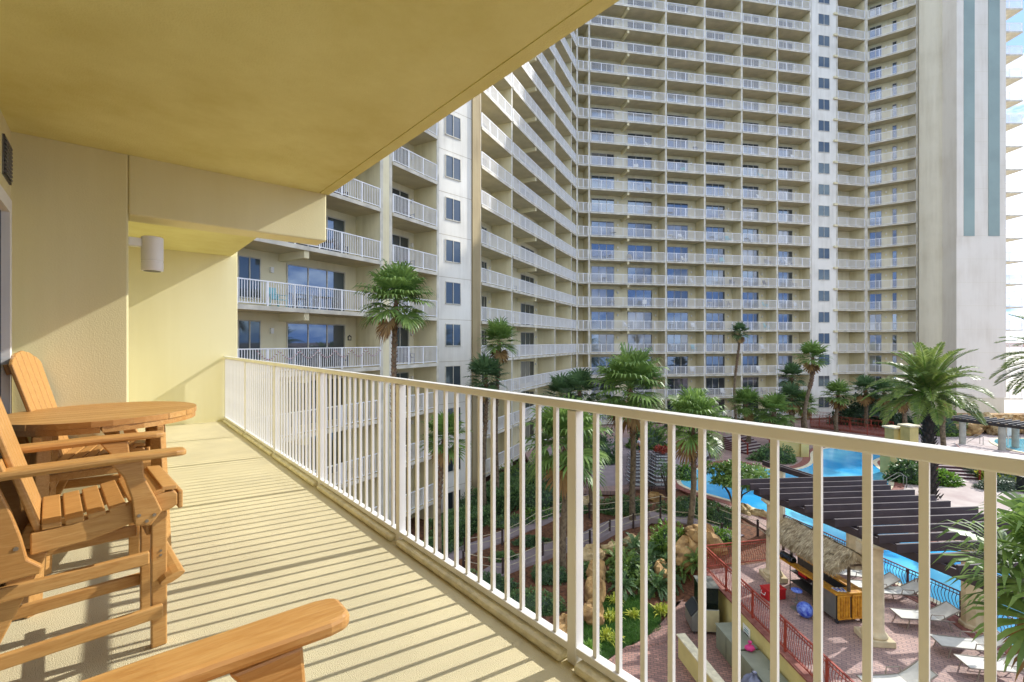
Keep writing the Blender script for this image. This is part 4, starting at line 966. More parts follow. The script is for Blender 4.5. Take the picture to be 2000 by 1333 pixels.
shrub('low silver hedge at the edge of the pale paving', W(1952, 955, 0), 1.5, .7, .75, m='leaf_silver', n=1500, ls=.2, seed=19)
shrub('yellow variegated shrub behind the silver hedge', W(1965, 940, 0), 2.0, 1.0, 1.1, m='leaf_yellow', n=1900, ls=.24, seed=20)
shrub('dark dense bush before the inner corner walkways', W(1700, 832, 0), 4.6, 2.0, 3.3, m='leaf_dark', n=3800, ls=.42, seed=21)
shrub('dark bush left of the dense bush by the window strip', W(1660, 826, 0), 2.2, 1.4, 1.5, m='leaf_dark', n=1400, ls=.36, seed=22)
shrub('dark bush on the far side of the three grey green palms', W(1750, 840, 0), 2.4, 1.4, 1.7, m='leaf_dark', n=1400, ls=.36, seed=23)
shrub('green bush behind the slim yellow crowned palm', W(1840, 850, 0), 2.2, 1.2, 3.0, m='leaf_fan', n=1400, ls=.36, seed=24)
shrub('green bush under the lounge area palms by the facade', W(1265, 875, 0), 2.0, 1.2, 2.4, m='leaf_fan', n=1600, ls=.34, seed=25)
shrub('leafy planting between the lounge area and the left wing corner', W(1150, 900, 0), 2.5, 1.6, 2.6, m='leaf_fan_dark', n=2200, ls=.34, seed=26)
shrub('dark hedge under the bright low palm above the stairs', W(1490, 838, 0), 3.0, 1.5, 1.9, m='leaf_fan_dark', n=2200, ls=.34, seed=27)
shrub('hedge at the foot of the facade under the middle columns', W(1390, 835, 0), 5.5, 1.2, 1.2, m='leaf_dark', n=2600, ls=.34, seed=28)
shrub('small green tuft at the near end of the pergola columns', W(1590, 1060, 0), .4, .4, .5, m='leaf_fan', n=300, ls=.16, seed=29)

# ------------------------------------------------------------------ built garden things
def V3(p, z): return Vector((p[0], p[1], z))
# retaining wall and its cap
rw = thing('retaining_wall', 'yellow stucco retaining wall under the red railing of the bar terrace', 'wall')
wl = [(wall_x(-8), -8), (wall_x(20.85), 20.85)]
obj('wall', MB().slabpoly([(wall_x(-8)-.25, -8), (wall_x(-8)+.01, -8), (wall_x(20.7)+.01, 20.7), (wall_x(20.7)-.25, 20.7)], LOW-.2, -.02), 'wall_yellow', rw)
obj('cap', MB().slabpoly([(wall_x(-8)-.31, -8), (wall_x(-8)+.08, -8), (wall_x(20.8)+.08, 20.8), (wall_x(20.8)-.31, 20.8)], -.018, .05), 'brick_red', rw)
obj('end_wall', MB().slabpoly([(wall_x(20.7)-.25, 20.72), (11.7, 21.6), (11.65, 21.85), (wall_x(20.7)-.25, 20.97)], LOW-.2, -.26), 'wall_yellow', rw)
def wavy_fence(label, a, b, z, m, h=1.05, post_every=1.9, sp=.115, amp=.05, name='wavy_railing', grp=None):
    a, b = Vector(a), Vector(b); L_ = (b-a).length; ang = math.atan2(b.y-a.y, b.x-a.x); t = thing(name, label, 'railing', (a.x, a.y, z), ang, grp)
    obj('top_rail', MB().box(0, L_, -.03, .03, h-.035, h), m, t); obj('second_rail', MB().box(0, L_, -.015, .015, h-.16, h-.135), m, t); obj('bottom_rail', MB().box(0, L_, -.018, .018, .09, .12), m, t)
    n = max(1, round(L_/post_every)); pme = MB().box(-.03, .03, -.03, .03, 0, h-.036).mesh('post', m)
    for i in range(n+1): obj('post', pme, None, t, loc=(L_*i/n, 0, 0))
    bmb = MB(); k = int(L_/sp)
    for i in range(1, k):
        x = L_*i/k
        bmb.tube([(x+amp*math.sin((zz-.12)/(h-.28)*2*math.pi), 0, zz) for zz in [.12+(h-.28)*j/10 for j in range(11)]], .012, 4, False)
        bmb.box(x-.007, x+.007, -.007, .007, h-.135, h-.035)
    obj('wavy_bars', bmb, m, t); return t
wavy_fence('long rust red railing with wavy bars on top of the yellow retaining wall', (wall_x(20.7)-.12, 20.7), (wall_x(6)-.12, 6), .05, 'red_rail', grp='railings round the bar terrace')
wavy_fence('short rust red railing with wavy bars closing the far end of the bar terrace', (wall_x(20.7)-.05, 20.8), (11.75, 21.5), .0, 'red_rail', grp='railings round the bar terrace')
# pergola: two rows of round columns and a slatted dark timber roof
near = [Vector((11.15+.268*(20-y), y, 0)) for y in (20.0, 15.85, 11.6)]
far = [Vector((14.15+.265*(24.9-y), y, 0)) for y in (24.9, 20.8, 16.6)]
def column(label, p):
    t = thing('round_column', label, 'column', p, -.1, 'stone columns of the pergola')
    obj('base', MB().box(-.42, .42, -.42, .42, 0, .2), 'column_stone', t, bevel=.02)
    obj('shaft', MB().tube_prof([(.37, .2), (.38, .26), (.34, .31), (.3, .34), (.27, .42), (.262, 1.6), (.235, 3.0), (.25, 3.05), (.24, 3.12), (.3, 3.2)], Vector(), 28), 'column_stone', t, smooth=True)
    obj('capital', MB().box(-.36, .36, -.36, .36, 3.2, 3.3), 'column_stone', t, bevel=.02)
for p, l in zip(near, ('stone column behind the thatched bar, farthest of the near row', 'stone column between the thatched bar and the loungers', 'stone column at the lower right corner under the fan palm')): column(l, p)
def pillar(label, p):
    t = thing('octagonal_pillar', label, 'pillar', p, .2, 'pillars of the pool fence')
    obj('shaft', MB().tube_prof([(.4, 0), (.4, .12), (.33, .16), (.33, 3.2), (.36, 3.3)], Vector(), 8), 'column_stone', t)
for p, l in zip(far, ('stone pillar by the pool beyond the thatched bar', 'stone pillar in the pool fence above the bar roof', 'wide stone pillar at the right end of the pool fence')): pillar(l, p)
pg = thing('pergola', 'dark brown timber pergola of parallel slats over the lounger terrace', 'pergola', (0, 0, 0))
for row in (near, far):
    a = row[0]+(row[0]-row[2]).normalized()*.9; b = row[2]+(row[2]-row[0]).normalized()*3
    for s in (-.13, .13):
        o_ = Vector((s, 0, 0)); obj('beam', MB().bar(a+o_+Vector((0, 0, 3.43)), b+o_+Vector((0, 0, 3.43)), .07, .26), 'pergola_brown', pg)
sdv = Vector((1, .09, 0)).normalized()
for k in range(19):
    y = 21.3-k*.68; xl = 11.15+.268*(20-y)-.62+.12*math.sin(k*1.7); a = Vector((xl, y, 3.69)); b = a+sdv*(6.3+.25*math.sin(k*2.3))
    mb = MB(); mb.bar(a, b, .06, .25); mb.bar(a-sdv*.0+Vector((0, 0, .134)), b+Vector((0, 0, .134)), .075, .016)
    obj('slat', merge_mesh('slat', [(mb, 'pergola_brown')]), None, pg)
for i in range(2):
    for r_, nm in ((far, 'maroon'),):
        a, b = r_[i], r_[i+1]; d = (b-a).normalized(); wavy_fence(('dark maroon wavy pool fence behind the thatched bar', 'dark maroon wavy pool fence behind the loungers')[i], a+d*.38, b-d*.38, 0, 'maroon_rail', grp='maroon fences along the pool')
d = (far[2]-far[1]).normalized(); wavy_fence('dark maroon wavy pool fence beyond the wide pillar under the palm leaves', far[2]+d*.38, far[2]+d*4, 0, 'maroon_rail', grp='maroon fences along the pool')
# thatched bar cart
bar = thing('thatched_bar', 'mobile bamboo bar cart with shaggy thatched roof on wooden posts', 'bar', (11.95, 18.3, 0), .13)
BX, BY = .62, 1.55
obj('counter_top', MB().box(-BX, -BX+.34, -BY, BY, 1.04, 1.1).box(BX-.34, BX, -BY, BY, 1.04, 1.1).box(-BX+.341, BX-.341, -BY, -BY+.4, 1.04, 1.1), 'bamboo', bar, bevel=.01)
obj('cabinet', MB().box(-BX+.05, -BX+.30, -BY+.05, -BY+.9, .16, 1.039).box(BX-.3, BX-.05, -BY+.06, BY-.06, .16, 1.039).box(-BX+.3, BX-.3, -BY+.055, -BY+.3, .16, 1.039), 'charcoal', bar)
for x0 in (-.54, .03):
    pn = MB()
    for i in range(5): pn.tube([(x0+.06+.1*i, -BY+.035, .2), (x0+.06+.1*i, -BY+.035, 1.02)], .045, 8)
    obj('bamboo_panel', pn, 'bamboo', bar)
    obj('panel_frame', MB().box(x0, x0+.52, -BY-.02, -BY+.0, .17, .23), 'bamboo', bar); obj('panel_frame', MB().box(x0, x0+.52, -BY-.02, -BY+.0, .98, 1.035), 'bamboo', bar)
sidep = MB()
for i in range(26): sidep.tube([(BX-.03, -BY+.15+.11*i, .2), (BX-.03, -BY+.15+.11*i, 1.02)], .045, 6)
obj('bamboo_panel', sidep, 'bamboo', bar)
obj('side_panel', MB().box(-BX+.02, -BX+.048, -BY+.06, -BY+.9, .18, 1.03), 'steel', bar)
for x, y in ((BX-.12, -BY+.1), (-BX+.12, -BY+.1), (BX-.12, BY-.1), (-BX+.12, BY-.1)):
    obj('wheel', MB().tube([(x-.03, y, .08), (x+.03, y, .08)], .08, 12), 'charcoal', bar)
for x, y in ((0, -BY+.12), (0, BY-.12)): obj('post', MB().tube([(x, y, 1.1), (x, y, 2.5)], .055, 10), 'bark', bar)
obj('roof_beam', MB().bar((0, -BY-.1, 2.48), (0, BY+.1, 2.48), .07, .07).bar((-.75, -BY+.12, 2.02), (.75, -BY+.12, 2.02), .05, .05).bar((-.75, BY-.12, 2.02), (.75, BY-.12, 2.02), .05, .05), 'bark', bar)
q = random.Random(4); th = MB()
for s in (-1, 1):
    th.obox((s*.42, 0, 2.28), (.45, 0, -s*.26), (0, BY+.12, 0), (0, 0, .05))
    for i in range(5200):
        f = q.random(); y = q.uniform(-BY-.15, BY+.15); x = s*(.02+f*.85); z = 2.62-f*.5+q.uniform(-.03, .06)
        d = Vector((s*.85, q.gauss(0, .22), -.55-q.random()*.5*(f > .75))).normalized(); l = q.uniform(.14, .32)
        th.leaf((x, y, z), d, (q.gauss(0, .3), 0, 1), l, .032, .1)
    for i in range(1500):
        y = q.uniform(-BY-.15, BY+.15); th.leaf((s*q.uniform(.76, .88), y, 2.12+q.uniform(-.04, .05)), (s*.22+q.gauss(0, .1), q.gauss(0, .12), -1), (s, 0, .1), q.uniform(.18, .38), .024, 0)
for e in (-1, 1):
    for i in range(700):
        x = q.uniform(-.85, .85); th.leaf((x, e*(BY+.12), 2.62-abs(x)*.6), (q.gauss(0, .2), e*.4, -1), (0, e, .1), q.uniform(.15, .35), .024, 0)
obj('thatch', th, 'thatch', bar)
def barp(x, y, z): c, s_ = math.cos(.13), math.sin(.13); return Vector((11.95+x*c-y*s_, 18.3+x*s_+y*c, z))
rd = thing('radio', 'black rounded music player standing on the far end of the bar counter', 'radio', barp(-.42, 1.1, 1.101), .2)
obj('case', MB().prism([(-.12, 0), (.12, 0), (.14, .1), (.08, .22), (-.08, .22), (-.14, .1)], lambda a_, b_: (a_, -.32, b_), lambda a_, b_: (a_, .32, b_)), 'black_gloss', rd, bevel=.02)
obj('speaker', MB().tube([(-.125, -.2, .09), (-.145, -.2, .09)], .075, 16).tube([(-.125, .2, .09), (-.145, .2, .09)], .075, 16), 'charcoal', rd)
for i in range(3):
    m = thing('menu_stand', ('first', 'second', 'third')[i]+' little blue and white card lying on the near bar counter, counted from the post', 'menu card', barp(-.15-.13*i, -1.35+.03*i, 1.101), .3*i, 'cards on the bar counter')
    obj('card', MB().obox((0, 0, .02), (.05, 0, 0), (0, .12, .02), (0, 0, .004)), 'plastic_white', m); obj('print', MB().obox((0, 0, .026), (.035, 0, 0), (0, .08, .0133), (0, 0, .002)), 'blue', m)
rk = thing('wire_rack', 'black wire shelf rack standing inside the bar cart', 'rack', barp(-.2, .3, 0), .13)
for z in (.35, .75): obj('shelf', MB().box(-.28, .28, -.6, .6, z, z+.02), 'dark_metal', rk)
for sx in (-.28, .28):
    for sy in (-.6, .6): obj('leg', MB().box(sx-.012, sx+.012, sy-.012, sy+.012, 0, .95), 'dark_metal', rk)
cr_ = thing('crate', 'red plastic crate on the wire rack of the bar', 'crate', barp(-.25, .35, .771), .13); obj('body', MB().box(-.15, .15, -.2, .2, 0, .015).box(-.15, -.135, -.2, .2, .016, .18).box(.135, .15, -.2, .2, .016, .18).box(-.134, .134, -.2, -.185, .016, .18).box(-.134, .134, .185, .2, .016, .18), 'red', cr_)
stl = thing('bar_stool', 'round blue topped bar stool with chrome ring behind the red railing', 'stool', W(1556, 1190, 0))
obj('seat', MB().tube_prof([(.16, .66), (.19, .68), (.19, .72), (.15, .74)], Vector(), 20), 'blue', stl, smooth=True)
obj('pole', MB().tube([(0, 0, .03), (0, 0, .66)], .025, 10), 'steel', stl); obj('foot', MB().tube_prof([(.2, 0), (.2, .015), (.05, .03)], Vector(), 20), 'steel', stl)
obj('ring', MB().tube([(.15*math.cos(a*.524), .15*math.sin(a*.524), .3) for a in range(13)], .012, 6), 'steel', stl)
bl_ = thing('beach_ball', 'shiny blue patterned beach ball on the paving beside the bar', 'ball', W(1572, 1206, .0)+Vector((0, 0, .27)))
obj('skin', MB().tube_prof([(.27*math.cos(R(a)), .27*math.sin(R(a))) for a in range(-90, 91, 15)], Vector(), 20), 'blue', bl_, smooth=True)
rb = thing('red_cooler', 'bright red cooler box with lid at the foot of the far column', 'cooler', W(1510, 1168, 0), .2)
obj('body', MB().box(-.4, .4, -.22, .22, 0, .36), 'red', rb, bevel=.03); obj('lid', MB().box(-.42, .42, -.24, .24, .361, .42), 'red', rb, bevel=.02); obj('handle', MB().tube([(-.43, -.1, .3), (-.47, -.1, .2), (-.47, .1, .2), (-.43, .1, .3)], .012, 6), 'plastic_white', rb)
# sun loungers
def make_lounger(label, m='sling', fm_='frame_taupe'):
    t = thing('sun_lounger', label, 'sun lounger')
    fr = MB()
    for s in (-1, 1): fr.tube([(-.95, s*.31, .36), (.3, s*.31, .36), (.92, s*.30, .74)], .02, 6).tube([(.3, s*.31, .36), (.75, s*.31, .34)], .018, 6)
    fr.tube([(-.95, -.31, .36), (-.95, .31, .36)], .02, 6).tube([(.92, -.3, .74), (.92, .3, .74)], .02, 6).tube([(.3, -.31, .36), (.3, .31, .36)], .016, 6)
    obj('frame', fr, fm_, t)
    for s in (-1, 1):
        for x in (-.68, .55): obj('leg', MB().tube([(x, s*.31, .35), (x+(-.1 if x < 0 else .1), s*.33, .0)], .018, 6), fm_, t)
        obj('arm', MB().tube([(-.05, s*.33, .36), (-.02, s*.34, .56), (.38, s*.34, .56), (.42, s*.33, .42)], .017, 6), fm_, t)
    sl_ = MB(); n = 14; v = []
    for i in range(n+1):
        x = -.94+1.24*i/n; z = .372-.02*math.sin(math.pi*i/n)
        v += [(x, -.295, z), (x, .295, z)]
    for i in range(1, n+1):
        f = i/n; v += [(.3+.62*f, -.29, .372+.38*f-.025*math.sin(math.pi*f)), (.3+.62*f, .29, .372+.38*f-.025*math.sin(math.pi*f))]
    sl_.add(v, [(2*i, 2*i+2, 2*i+3, 2*i+1) for i in range(2*n)]); o = obj('sling', sl_, m, t); mo = o.modifiers.new('thick', 'SOLIDIFY'); mo.thickness = .012
    return t
L0 = make_lounger('lounger on the terrace right behind the near stone column')
L0.location = W(1752, 1172, 0); L0.rotation_euler.z = -.12; L0['group'] = 'loungers on the bar terrace'
for x, y, rz_, lb in ((1806, 1222, -.12, 'lounger in the middle of the terrace row before the pool fence'), (1893, 1280, -.2, 'lounger nearest the wide stone pillar'), (1948, 1322, -.15, 'lounger partly under the palm leaves at the lower right'), (1752, 1358, .05, 'nearest lounger at the bottom edge behind the red railing'), (1668, 1137, -.3, 'lounger beyond the bar post under the thatch end'), (1700, 1160, -.1, 'lounger between the bar cart and the stone column'), (1620, 1110, -.2, 'farthest lounger hidden behind the thatched roof'), (1960, 1440, -.1, 'lounger below the lower right stone column')):
    dup(L0, W(x, y, 0), rz_, lb)
# rows on the lounge paving
fl0 = make_lounger('lounge chair of the left row, nearest one', 'far_lounge', 'dark_metal'); first = True
for r_, (xr, nm) in enumerate(((.272, 'left'), (.315, 'right'))):
    for i in range(10):
        y = 31.9+i*.98; p = Vector((xr*y, y, .008)); lb = f'{ORD[i]} grey lounge chair from the front in the {nm} row on the lounge paving'
        if first: fl0.location = p; fl0.rotation_euler.z = math.pi-.05; fl0['label'] = lb; fl0['group'] = 'lounge chairs in rows on the paving'; first = False
        else: dup(fl0, p, math.pi-.05+.03*math.sin(i*3), lb)
for i, (x, y) in enumerate(((1365, 890), (1378, 898), (1395, 893))): dup(fl0, W(x, y, .008), .9, ['single lounge chair behind the cabbage palm trunk', 'lounge chair near the pool tip right of the palm trunk', 'lounge chair beside the pool curve on the mauve paving'][i])
# planter with red flowers
pt = thing('planter', 'terracotta bowl planter of red plants among the lounge chairs', 'planter', W(1291, 893, 0))
obj('bowl', MB().tube_prof([(.3, 0), (.55, .45), (.6, .5), (.5, .5)], Vector(), 16), 'brick_red', pt, smooth=True); obj('plants', leafball(77, 260, .6, .6, .3, .25, .4), 'red_rail', pt, loc=(0, 0, .6))
# ice machine
im = thing('ice_machine', 'tall glossy dark ice machine on a steel bin against the retaining wall', 'ice machine', W(1378, 1240, LOW+.075)+Vector((0, .4, 0)), -.08)
obj('bin', MB().prism([(-.5, .12), (.55, .12), (.55, 1.0), (-.22, 1.0), (-.5, .68)], lambda a_, b_: (a_, -.45, b_), lambda a_, b_: (a_, .5, b_)), 'steel', im, bevel=.015)
obj('bin_door', MB().obox((-.385, 0, .87), (.155, 0, .175), (0, .42, 0), (-.015, 0, .013)), 'charcoal', im)
obj('side_panel', MB().box(-.2, .53, -.465, -.452, .15, .98), 'cream_panel', im)
obj('ice_maker', MB().box(-.15, .52, -.43, .48, 1.001, 1.85), 'black_gloss', im, bevel=.015)
obj('top_panel', MB().box(-.17, .54, -.45, .5, 1.851, 1.88), 'steel', im)
for sx in (-.4, .45):
    for sy in (-.38, .42): obj('leg', MB().tube([(sx, sy, 0), (sx, sy, .12)], .025, 8), 'charcoal', im)
# storage boxes
for i, (px, py, lb) in enumerate(((1444, 1300, 'olive grey storage box farther along the wall'), (1478, 1368, 'olive grey storage box nearer, with a pink bag on top'))):
    p = W(px, py, LOW+.075); t = thing('storage_box', lb, 'storage box', (wall_x(p.y)-.75, p.y+.3, LOW+.075), math.pi/2-1.57-.0+.064, 'storage boxes by the wall')
    obj('body', MB().box(-.35, .38, -.75, .72, 0, .86), 'grey_box', t, bevel=.01); obj('lid', MB().box(-.38, .40, -.78, .75, .861, .9), 'grey_box', t, bevel=.01); obj('door_seam', MB().box(-.356, -.351, -.02, .0, .05, .82), 'charcoal', t)
def bag(name, label, p, rx, ry, rz, m, seed):
    t = thing(name, label, 'bag', p); q = random.Random(seed); mb = MB(); n, k = 18, 10; v = []
    for j in range(k+1):
        for i in range(n):
            a = 2*math.pi*i/n; e = math.pi*j/k-math.pi/2; w_ = 1+.13*math.sin(5*a+j*.8+seed)+.05*q.uniform(-1, 1)
            v.append((rx*math.cos(e)*math.cos(a)*w_, ry*math.cos(e)*math.sin(a)*w_, max(0, rz+rz*math.sin(e)*w_)))
    mb.add(v, [(j*n+i, j*n+(i+1) % n, (j+1)*n+(i+1) % n, (j+1)*n+i) for j in range(k) for i in range(n)])
    obj('sack', mb, m, t, smooth=True); obj('knot', MB().tube_prof([(.03, 0), (.07, .12)], Vector((0, 0, rz*1.95)), 8), m, t)
b0 = W(1490, 1385, LOW+.075)
bag('rubbish_bag', 'stuffed blue grey bag slumped before the storage box', b0+Vector((-.1, .3, 0)), .4, .35, .42, 'bag_blue', 2); bag('rubbish_bag', 'black bag behind the blue grey one against the wall', b0+Vector((.5, .45, 0)), .3, .3, .4, 'black_gloss', 5)
p = W(1462, 1272, LOW+.975); bag('small_bag', 'small pink bag lying on the storage box', Vector((p.x+.05, p.y, LOW+.977)), .17, .13, .1, 'pink', 7)
# sign on the wall
p = Vector((wall_x(17.15)-.262, 17.15, 0)); sg_ = thing('wall_sign', 'white notice sheet with teal and black lines on the yellow wall', 'sign', (p.x, p.y, -.62), math.atan2(1, -.064))
obj('board', MB().box(-.23, .23, 0, .012, -.3, .3), 'trim_white', sg_)
for i, (z, w_, m) in enumerate(((.18, .12, 'teal_text'), (.1, .16, 'teal_text'), (.0, .12, 'ink'), (-.06, .03, 'ink'), (-.16, .17, 'ink'), (-.22, .15, 'ink'))): obj('lettering', MB().box(-w_, w_, .0125, .014, z-.018, z+.018), m, sg_)
# low yellow wall with cream cap
a, b = Vector((6.22, 17.2, 0)), Vector((7.3, 9.5, 0)); lw_ = thing('low_wall', 'low yellow garden wall with pale sloping cap beside the brick walk', 'wall', (a.x, a.y, LOW), math.atan2(b.y-a.y, b.x-a.x))
obj('wall', MB().box(0, 7.8, -.12, .12, -.2, .84), 'wall_yellow', lw_); obj('cap', MB().box(-.06, 7.86, -.17, .17, .841, .9), 'cap_cream', lw_, bevel=.012)
# rope fences
def rope_fence(label, P, h=.85, ropes=(.8, .45), slack=.06):
    t = thing('rope_fence', label, 'rope fence', P[0], 0, 'rope fences along the garden path'); o_ = P[0]
    pm_ = MB().tube_prof([(.06, -.2), (.06, h), (.03, h+.03)], Vector(), 10).mesh('post', 'post_wood')
    for p in P: obj('post', pm_, None, t, loc=p-o_)
    for z in ropes:
        for a, b in zip(P[:-1], P[1:]):
            obj('rope', MB().tube([(a-o_).lerp(b-o_, i/8)+Vector((0, 0, z-slack*4*(i/8)*(1-i/8))) for i in range(9)], .018, 5), 'rope', t)
rope_fence('rope fence along the near side of the lower path on the left', [G(*p) for p in ((905, 1110), (982, 1125), (1060, 1092), (1103, 1080), (1152, 1068))], ropes=(.8, .4))
rope_fence('rope fence along the upper branch of the path on the left', [G(*p) for p in ((908, 1082), (981, 1066), (1050, 1028), (1100, 1008), (1151, 1012))])
rope_fence('rope fence on the inner side of the curved path past the rocks', [G(*p) for p in ((1152, 1068), (1191, 1046), (1237, 1033), (1290, 1022), (1348, 1030), (1410, 1055))])
rope_fence('rope fence on the outer side of the curved path before the dark hedge', [G(*p) for p in ((1151, 1012), (1209, 1006), (1290, 996), (1345, 1000), (1403, 1022), (1480, 1048), (1530, 1080))])
# boulders
def boulder(label, p, rx, ry, rz, m, seed, rot=0):
    q = random.Random(seed); t = thing('boulder', label, 'boulder', p, rot, 'boulders of the rock garden'); mb = MB(); n, k = 16, 10; v = []; ph = [q.uniform(0, 6) for _ in range(6)]
    for j in range(k+1):
        for i in range(n):
            a = 2*math.pi*i/n; e = math.pi*j/k-math.pi/2; w_ = 1+.2*math.sin(2*a+ph[0]+2*e)+.13*math.sin(5*a+ph[1])*math.cos(4*e+ph[2])+.09*q.uniform(-1, 1)
            v.append((rx*math.cos(e)*math.cos(a)*w_, ry*math.cos(e)*math.sin(a)*w_, rz*math.sin(e)*w_))
    mb.add(v, [(j*n+i, j*n+(i+1) % n, (j+1)*n+(i+1) % n, (j+1)*n+i) for j in range(k) for i in range(n)]); obj('stone', mb, m, t)
B_ = [(1158, 1095, .55, .45, .5, 'rock_pale', 'pale boulder at the top of the rock garden by the near post'), (1165, 1135, .5, .5, .65, 'rock', 'golden boulder under the pale top boulder'), (1162, 1175, .5, .45, .75, 'rock', 'streaked orange boulder in the middle of the rock face'), (1158, 1215, .55, .4, .6, 'rock', 'orange boulder low in the rock face'), (1105, 1235, .7, .45, .45, 'rock', 'wide yellow boulder under the glossy hedge mound'), (1085, 1255, .6, .4, .35, 'rock', 'low yellow boulder left of the near post'), (1200, 1082, .7, .4, .4, 'rock_pale', 'flat pale boulder edging the mulch above the plants'), (1235, 1062, .6, .35, .3, 'rock_pale', 'small flat pale boulder on the mulch rim'), (1355, 1052, .8, .5, .45, 'rock', 'brown ledge boulder behind the split-leaf plant'), (1378, 1075, .9, .6, .8, 'rock', 'brown boulder beside the red railing corner'), (1345, 1105, .8, .6, .7, 'rock', 'dark brown boulder over the ice machine'), (1290, 1130, .7, .6, .55, 'rock', 'boulder hidden among the split-leaf plants'), (1280, 978, .5, .35, .35, 'rock', 'golden stone at the hedge near the lounge rows'), (1150, 985, .8, .4, .35, 'rock_pale', 'pale stacked stone left of the curved path'), (1455, 1000, .9, .35, .3, 'rock_pale', 'pale stone lip along the pool edge'), (1490, 1012, .6, .3, .3, 'rock_pale', 'pale stone at the pool edge beside the far column')]
for i, (x, y, a, b, c, m, lb) in enumerate(B_):
    p = G(x, y) if y > 1040 else W(x, y, -.1); p.z += c*.35; boulder(lb, p, a, b, c, m, i+3, i)
q = random.Random(12)
for i in range(24):
    x = 1850+i*8; p = W(x, 848+q.uniform(-2, 4), 0); boulder(f'{ORD[i] if i < 21 else str(i+1)+"th"} golden boulder from the left in the far rock wall', p+Vector((0, 0, .5+.9*q.random())), 1.0, .7, .75, 'rock' if i % 3 else 'rock_pale', 40+i, q.random()*3)
mb = MB().slabpoly([(W(1848, 846).x, W(1848, 846).y), (W(2080, 846).x, W(2080, 846).y), (W(2080, 846).x, W(2080, 846).y+1.2), (W(1848, 846).x, W(1848, 846).y+1.2)], -.1, 2.0)
t = thing('rock_wall', 'golden stacked rock wall behind the small far pergola', 'rock wall'); obj('core', mb, 'rock', t)
# sunken stairs, walls and pedestals
def stairs(label, c, ang, n, w_, tr_=.34, rs=.17, m='brick_red'):
    t = thing('stairs', label, 'stairs', c, ang)
    for i in range(n): obj('step', merge_mesh('step', [(MB().box(-w_/2, w_/2, i*tr_, n*tr_, i*rs+.001, (i+1)*rs-.03), 'maroon_rail'), (MB().box(-w_/2, w_/2, i*tr_-.02, n*tr_, (i+1)*rs-.029, (i+1)*rs), 'pavers_far')]), None, t)
    for s in (-1, 1):
        obj('handrail', MB().tube([(s*w_/2, -.2, .95), (s*w_/2, n*tr_, .95+n*rs)], .03, 6), 'red_rail', t); obj('rail_post', MB().box(s*w_/2-.05, s*w_/2+.05, -.25, -.15, 0, 1.0), 'red_rail', t)
stairs('brick stairs with red handrails right of the pool, beside the bright plant', W(1868, 936), -.25, 7, 2.6)
stairs('dark brick stairs beside the round dark shrub by the facade side', W(1478, 884), .5, 7, 3.2)
pw = thing('garden_wall', 'yellow stepped garden wall with square pillars beside the pool stairs', 'wall', W(1535, 893)); obj('wall', MB().box(-.9, 1.2, 0, .3, 0, 2.1), 'wall_yellow', pw); obj('pillar', MB().box(1.21, 1.9, -.2, .5, 0, 2.1), 'wall_yellow', pw); obj('cap', MB().box(1.15, 1.96, -.26, .56, 2.101, 2.2), 'cap_cream', pw)
for i, (x, y, hh, lb) in enumerate(((1745, 895, 2.6, 'square yellow pedestal with wide pale cap left of the date palm'), (1776, 900, 2.9, 'square yellow pedestal with pale cap next to the date palm trunk'), (1738, 925, 1.6, 'pale stone block at the bend of the pool edge'))):
    p = W(x, y); t = thing('pedestal', lb, 'pedestal', p, .2, 'pedestals by the pool'); obj('body', MB().box(-.45, .45, -.4, .4, 0, hh), 'wall_yellow', t); obj('cap', MB().box(-.6, .6, -.55, .55, hh+.001, hh+.14), 'cap_cream', t, bevel=.02)
for i, (xa, ya, xb, yb, lb) in enumerate(((1583, 832, 1745, 850, 'red ramp railing, front one before the dark bushes'), (1585, 826, 1740, 840, 'red ramp railing, back one before the dark bushes'), (1600, 838, 1730, 862, 'red ramp railing nearest the pedestals'))):
    a, b = W(xa, ya), W(xb, yb); wavy_fence(lb, a, b, .25, 'red_rail', h=1.15, sp=.3, name='ramp_railing', grp='red ramp railings')
obj('ramp_paving', MB().slabpoly([W(1583, 836).xy[:], W(1745, 856).xy[:], W(1745, 842).xy[:], W(1583, 825).xy[:]], .0, .24), 'brick_red')['kind'] = 'structure'
# pool handrails and ladder
for x, y, lb in ((1584, 890, 'curved steel handrail at the pool steps by the brick bend'), (1750, 950, 'curved steel handrail at the right pool edge'), (1904, 868, 'steel handrail by the small far pool')):
    p = W(x, y); t = thing('pool_handrail', lb, 'handrail', p, -.4)
    for s in (-.3, .3): obj('tube', MB().tube([(.5, s, 0), (.5, s, .75), (.35, s, .88), (.15, s, .85), (-.7, s, .15)], .025, 6), 'steel', t)
# far small pergola, sign, bin
t = thing('small_pergola', 'far black slatted pergola on round grey columns before the rock wall', 'pergola'); A_, B2 = W(1880, 868), W(1957, 880)
dd = (B2-A_).normalized(); nn_ = Vector((-dd.y, dd.x, 0))
for k in range(-1, 3):
    p = A_.lerp(B2, k); 
    if k >= 0: obj('column', MB().tube([p, p+Vector((0, 0, 2.15))], .26, 16), 'grey_column', t)
    p = p+nn_*2.6
    if k > 0: obj('column', MB().tube([p, p+Vector((0, 0, 2.15))], .26, 16), 'grey_column', t)
for o_ in (0, 2.6): obj('beam', MB().bar(A_-dd*.9+nn_*o_+Vector((0, 0, 2.3)), B2+dd*9+nn_*o_+Vector((0, 0, 2.3)), .12, .28), 'dark_metal', t)
for k in range(26): c = A_+dd*(-.9+.55*k)+Vector((0, 0, 2.52)); obj('slat', MB().bar(c-nn_*.6, c+nn_*3.2, .08, .16), 'dark_metal', t)
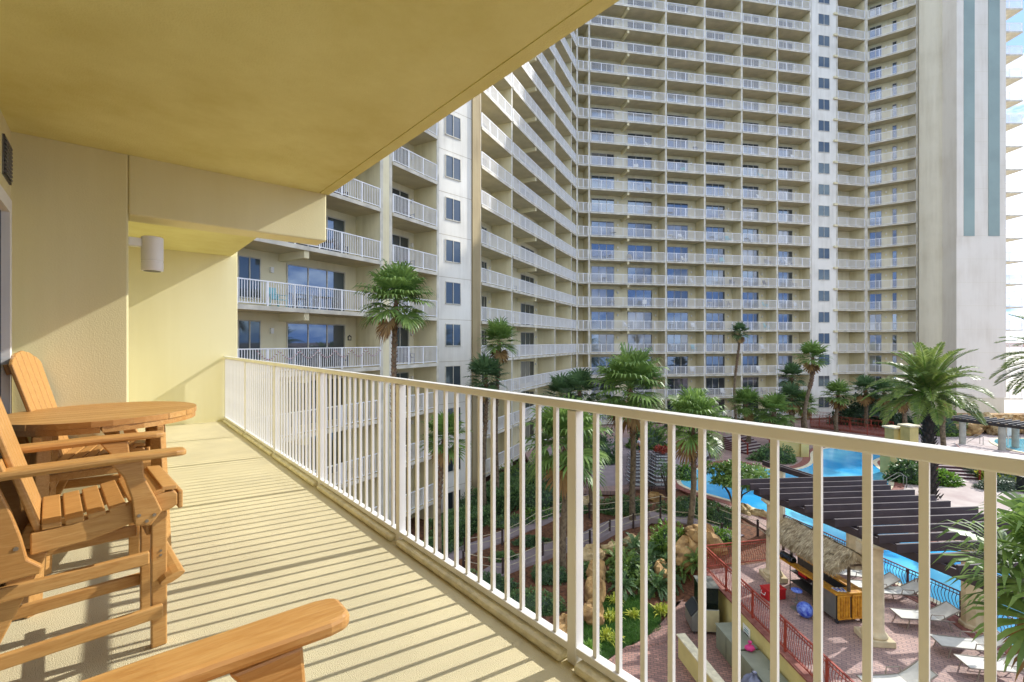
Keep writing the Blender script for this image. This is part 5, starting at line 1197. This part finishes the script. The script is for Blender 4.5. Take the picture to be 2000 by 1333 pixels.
t = thing('notice_board', 'pale blue white notice board beside the far pergola column', 'sign', W(1978, 872), .1); obj('board', MB().box(-.6, .6, 0, .06, 1.0, 2.0), 'trim_white', t); obj('leg', MB().box(-.5, -.42, 0, .06, 0, 1), 'trim_white', t); obj('leg', MB().box(.42, .5, 0, .06, 0, 1), 'trim_white', t)
t = thing('litter_bin', 'dark square litter bin at the right edge of the pale paving', 'bin', W(2003, 962)); obj('body', MB().box(-.3, .3, -.3, .3, 0, .95), 'charcoal', t, bevel=.02); obj('lid', MB().box(-.33, .33, -.33, .33, .951, 1.05), 'dark_metal', t, bevel=.02)
# person standing among the lounge chairs
def skin_fig(name, verts, edges, rad, m, parent, root=0):
    me = bpy.data.meshes.new(name); me.from_pydata(verts, edges, []); me.materials.append(MATS[m]); o = bpy.data.objects.new(name, me); C.objects.link(o); o.parent = parent
    o.modifiers.new('skin', 'SKIN'); 
    for i, r_ in enumerate(rad): me.skin_vertices[0].data[i].radius = (r_, r_)
    me.skin_vertices[0].data[root].use_root = True; s = o.modifiers.new('sub', 'SUBSURF'); s.levels = 2; s.render_levels = 2; o.modifiers['skin'].use_smooth_shade = True; return o
pr_ = thing('person', 'person in a grey shirt and dark shorts standing bent by the lounge chairs', 'person', W(1251, 893, 0), -2.6)
v = [(0, 0, .92), (0, -.03, 1.15), (0, -.1, 1.38), (0, -.16, 1.5), (0, -.2, 1.58), (0, -.22, 1.68), (.19, -.12, 1.38), (.26, -.14, 1.1), (.27, -.27, .9), (-.19, -.12, 1.38), (-.26, -.14, 1.1), (-.27, -.27, .9), (.1, .0, .85), (.12, -.02, .48), (.12, .04, .07), (.13, -.12, .04), (-.1, .0, .85), (-.13, .04, .48), (-.13, .14, .07), (-.14, 0, .04)]
e = [(0, 1), (1, 2), (2, 3), (3, 4), (4, 5), (2, 6), (6, 7), (7, 8), (2, 9), (9, 10), (10, 11), (0, 12), (12, 13), (13, 14), (14, 15), (0, 16), (16, 17), (17, 18), (18, 19)]
skin_fig('body', v, e, [.13, .13, .14, .06, .09, .08, .055, .042, .035, .055, .042, .035, .085, .06, .042, .035, .085, .06, .042, .035], 'skin', pr_)
skin_fig('shirt', [v[0], v[1], v[2], v[6], (.235, -.13, 1.2), v[9], (-.235, -.13, 1.2)], [(0, 1), (1, 2), (2, 3), (3, 4), (2, 5), (5, 6)], [.17, .165, .17, .085, .07, .085, .07], 'shirt_grey', pr_)
skin_fig('shorts', [v[0], v[12], (.12, -.01, .55), v[16], (-.12, .03, .55)], [(0, 1), (1, 2), (0, 3), (3, 4)], [.15, .11, .095, .11, .095], 'shorts_navy', pr_)
obj('hair', MB().tube_prof([(.1*math.cos(R(a)), .11*math.sin(R(a))) for a in (5, 30, 55, 80)], Vector((0, -.2, 1.64)), 12), 'hair', pr_, smooth=True)
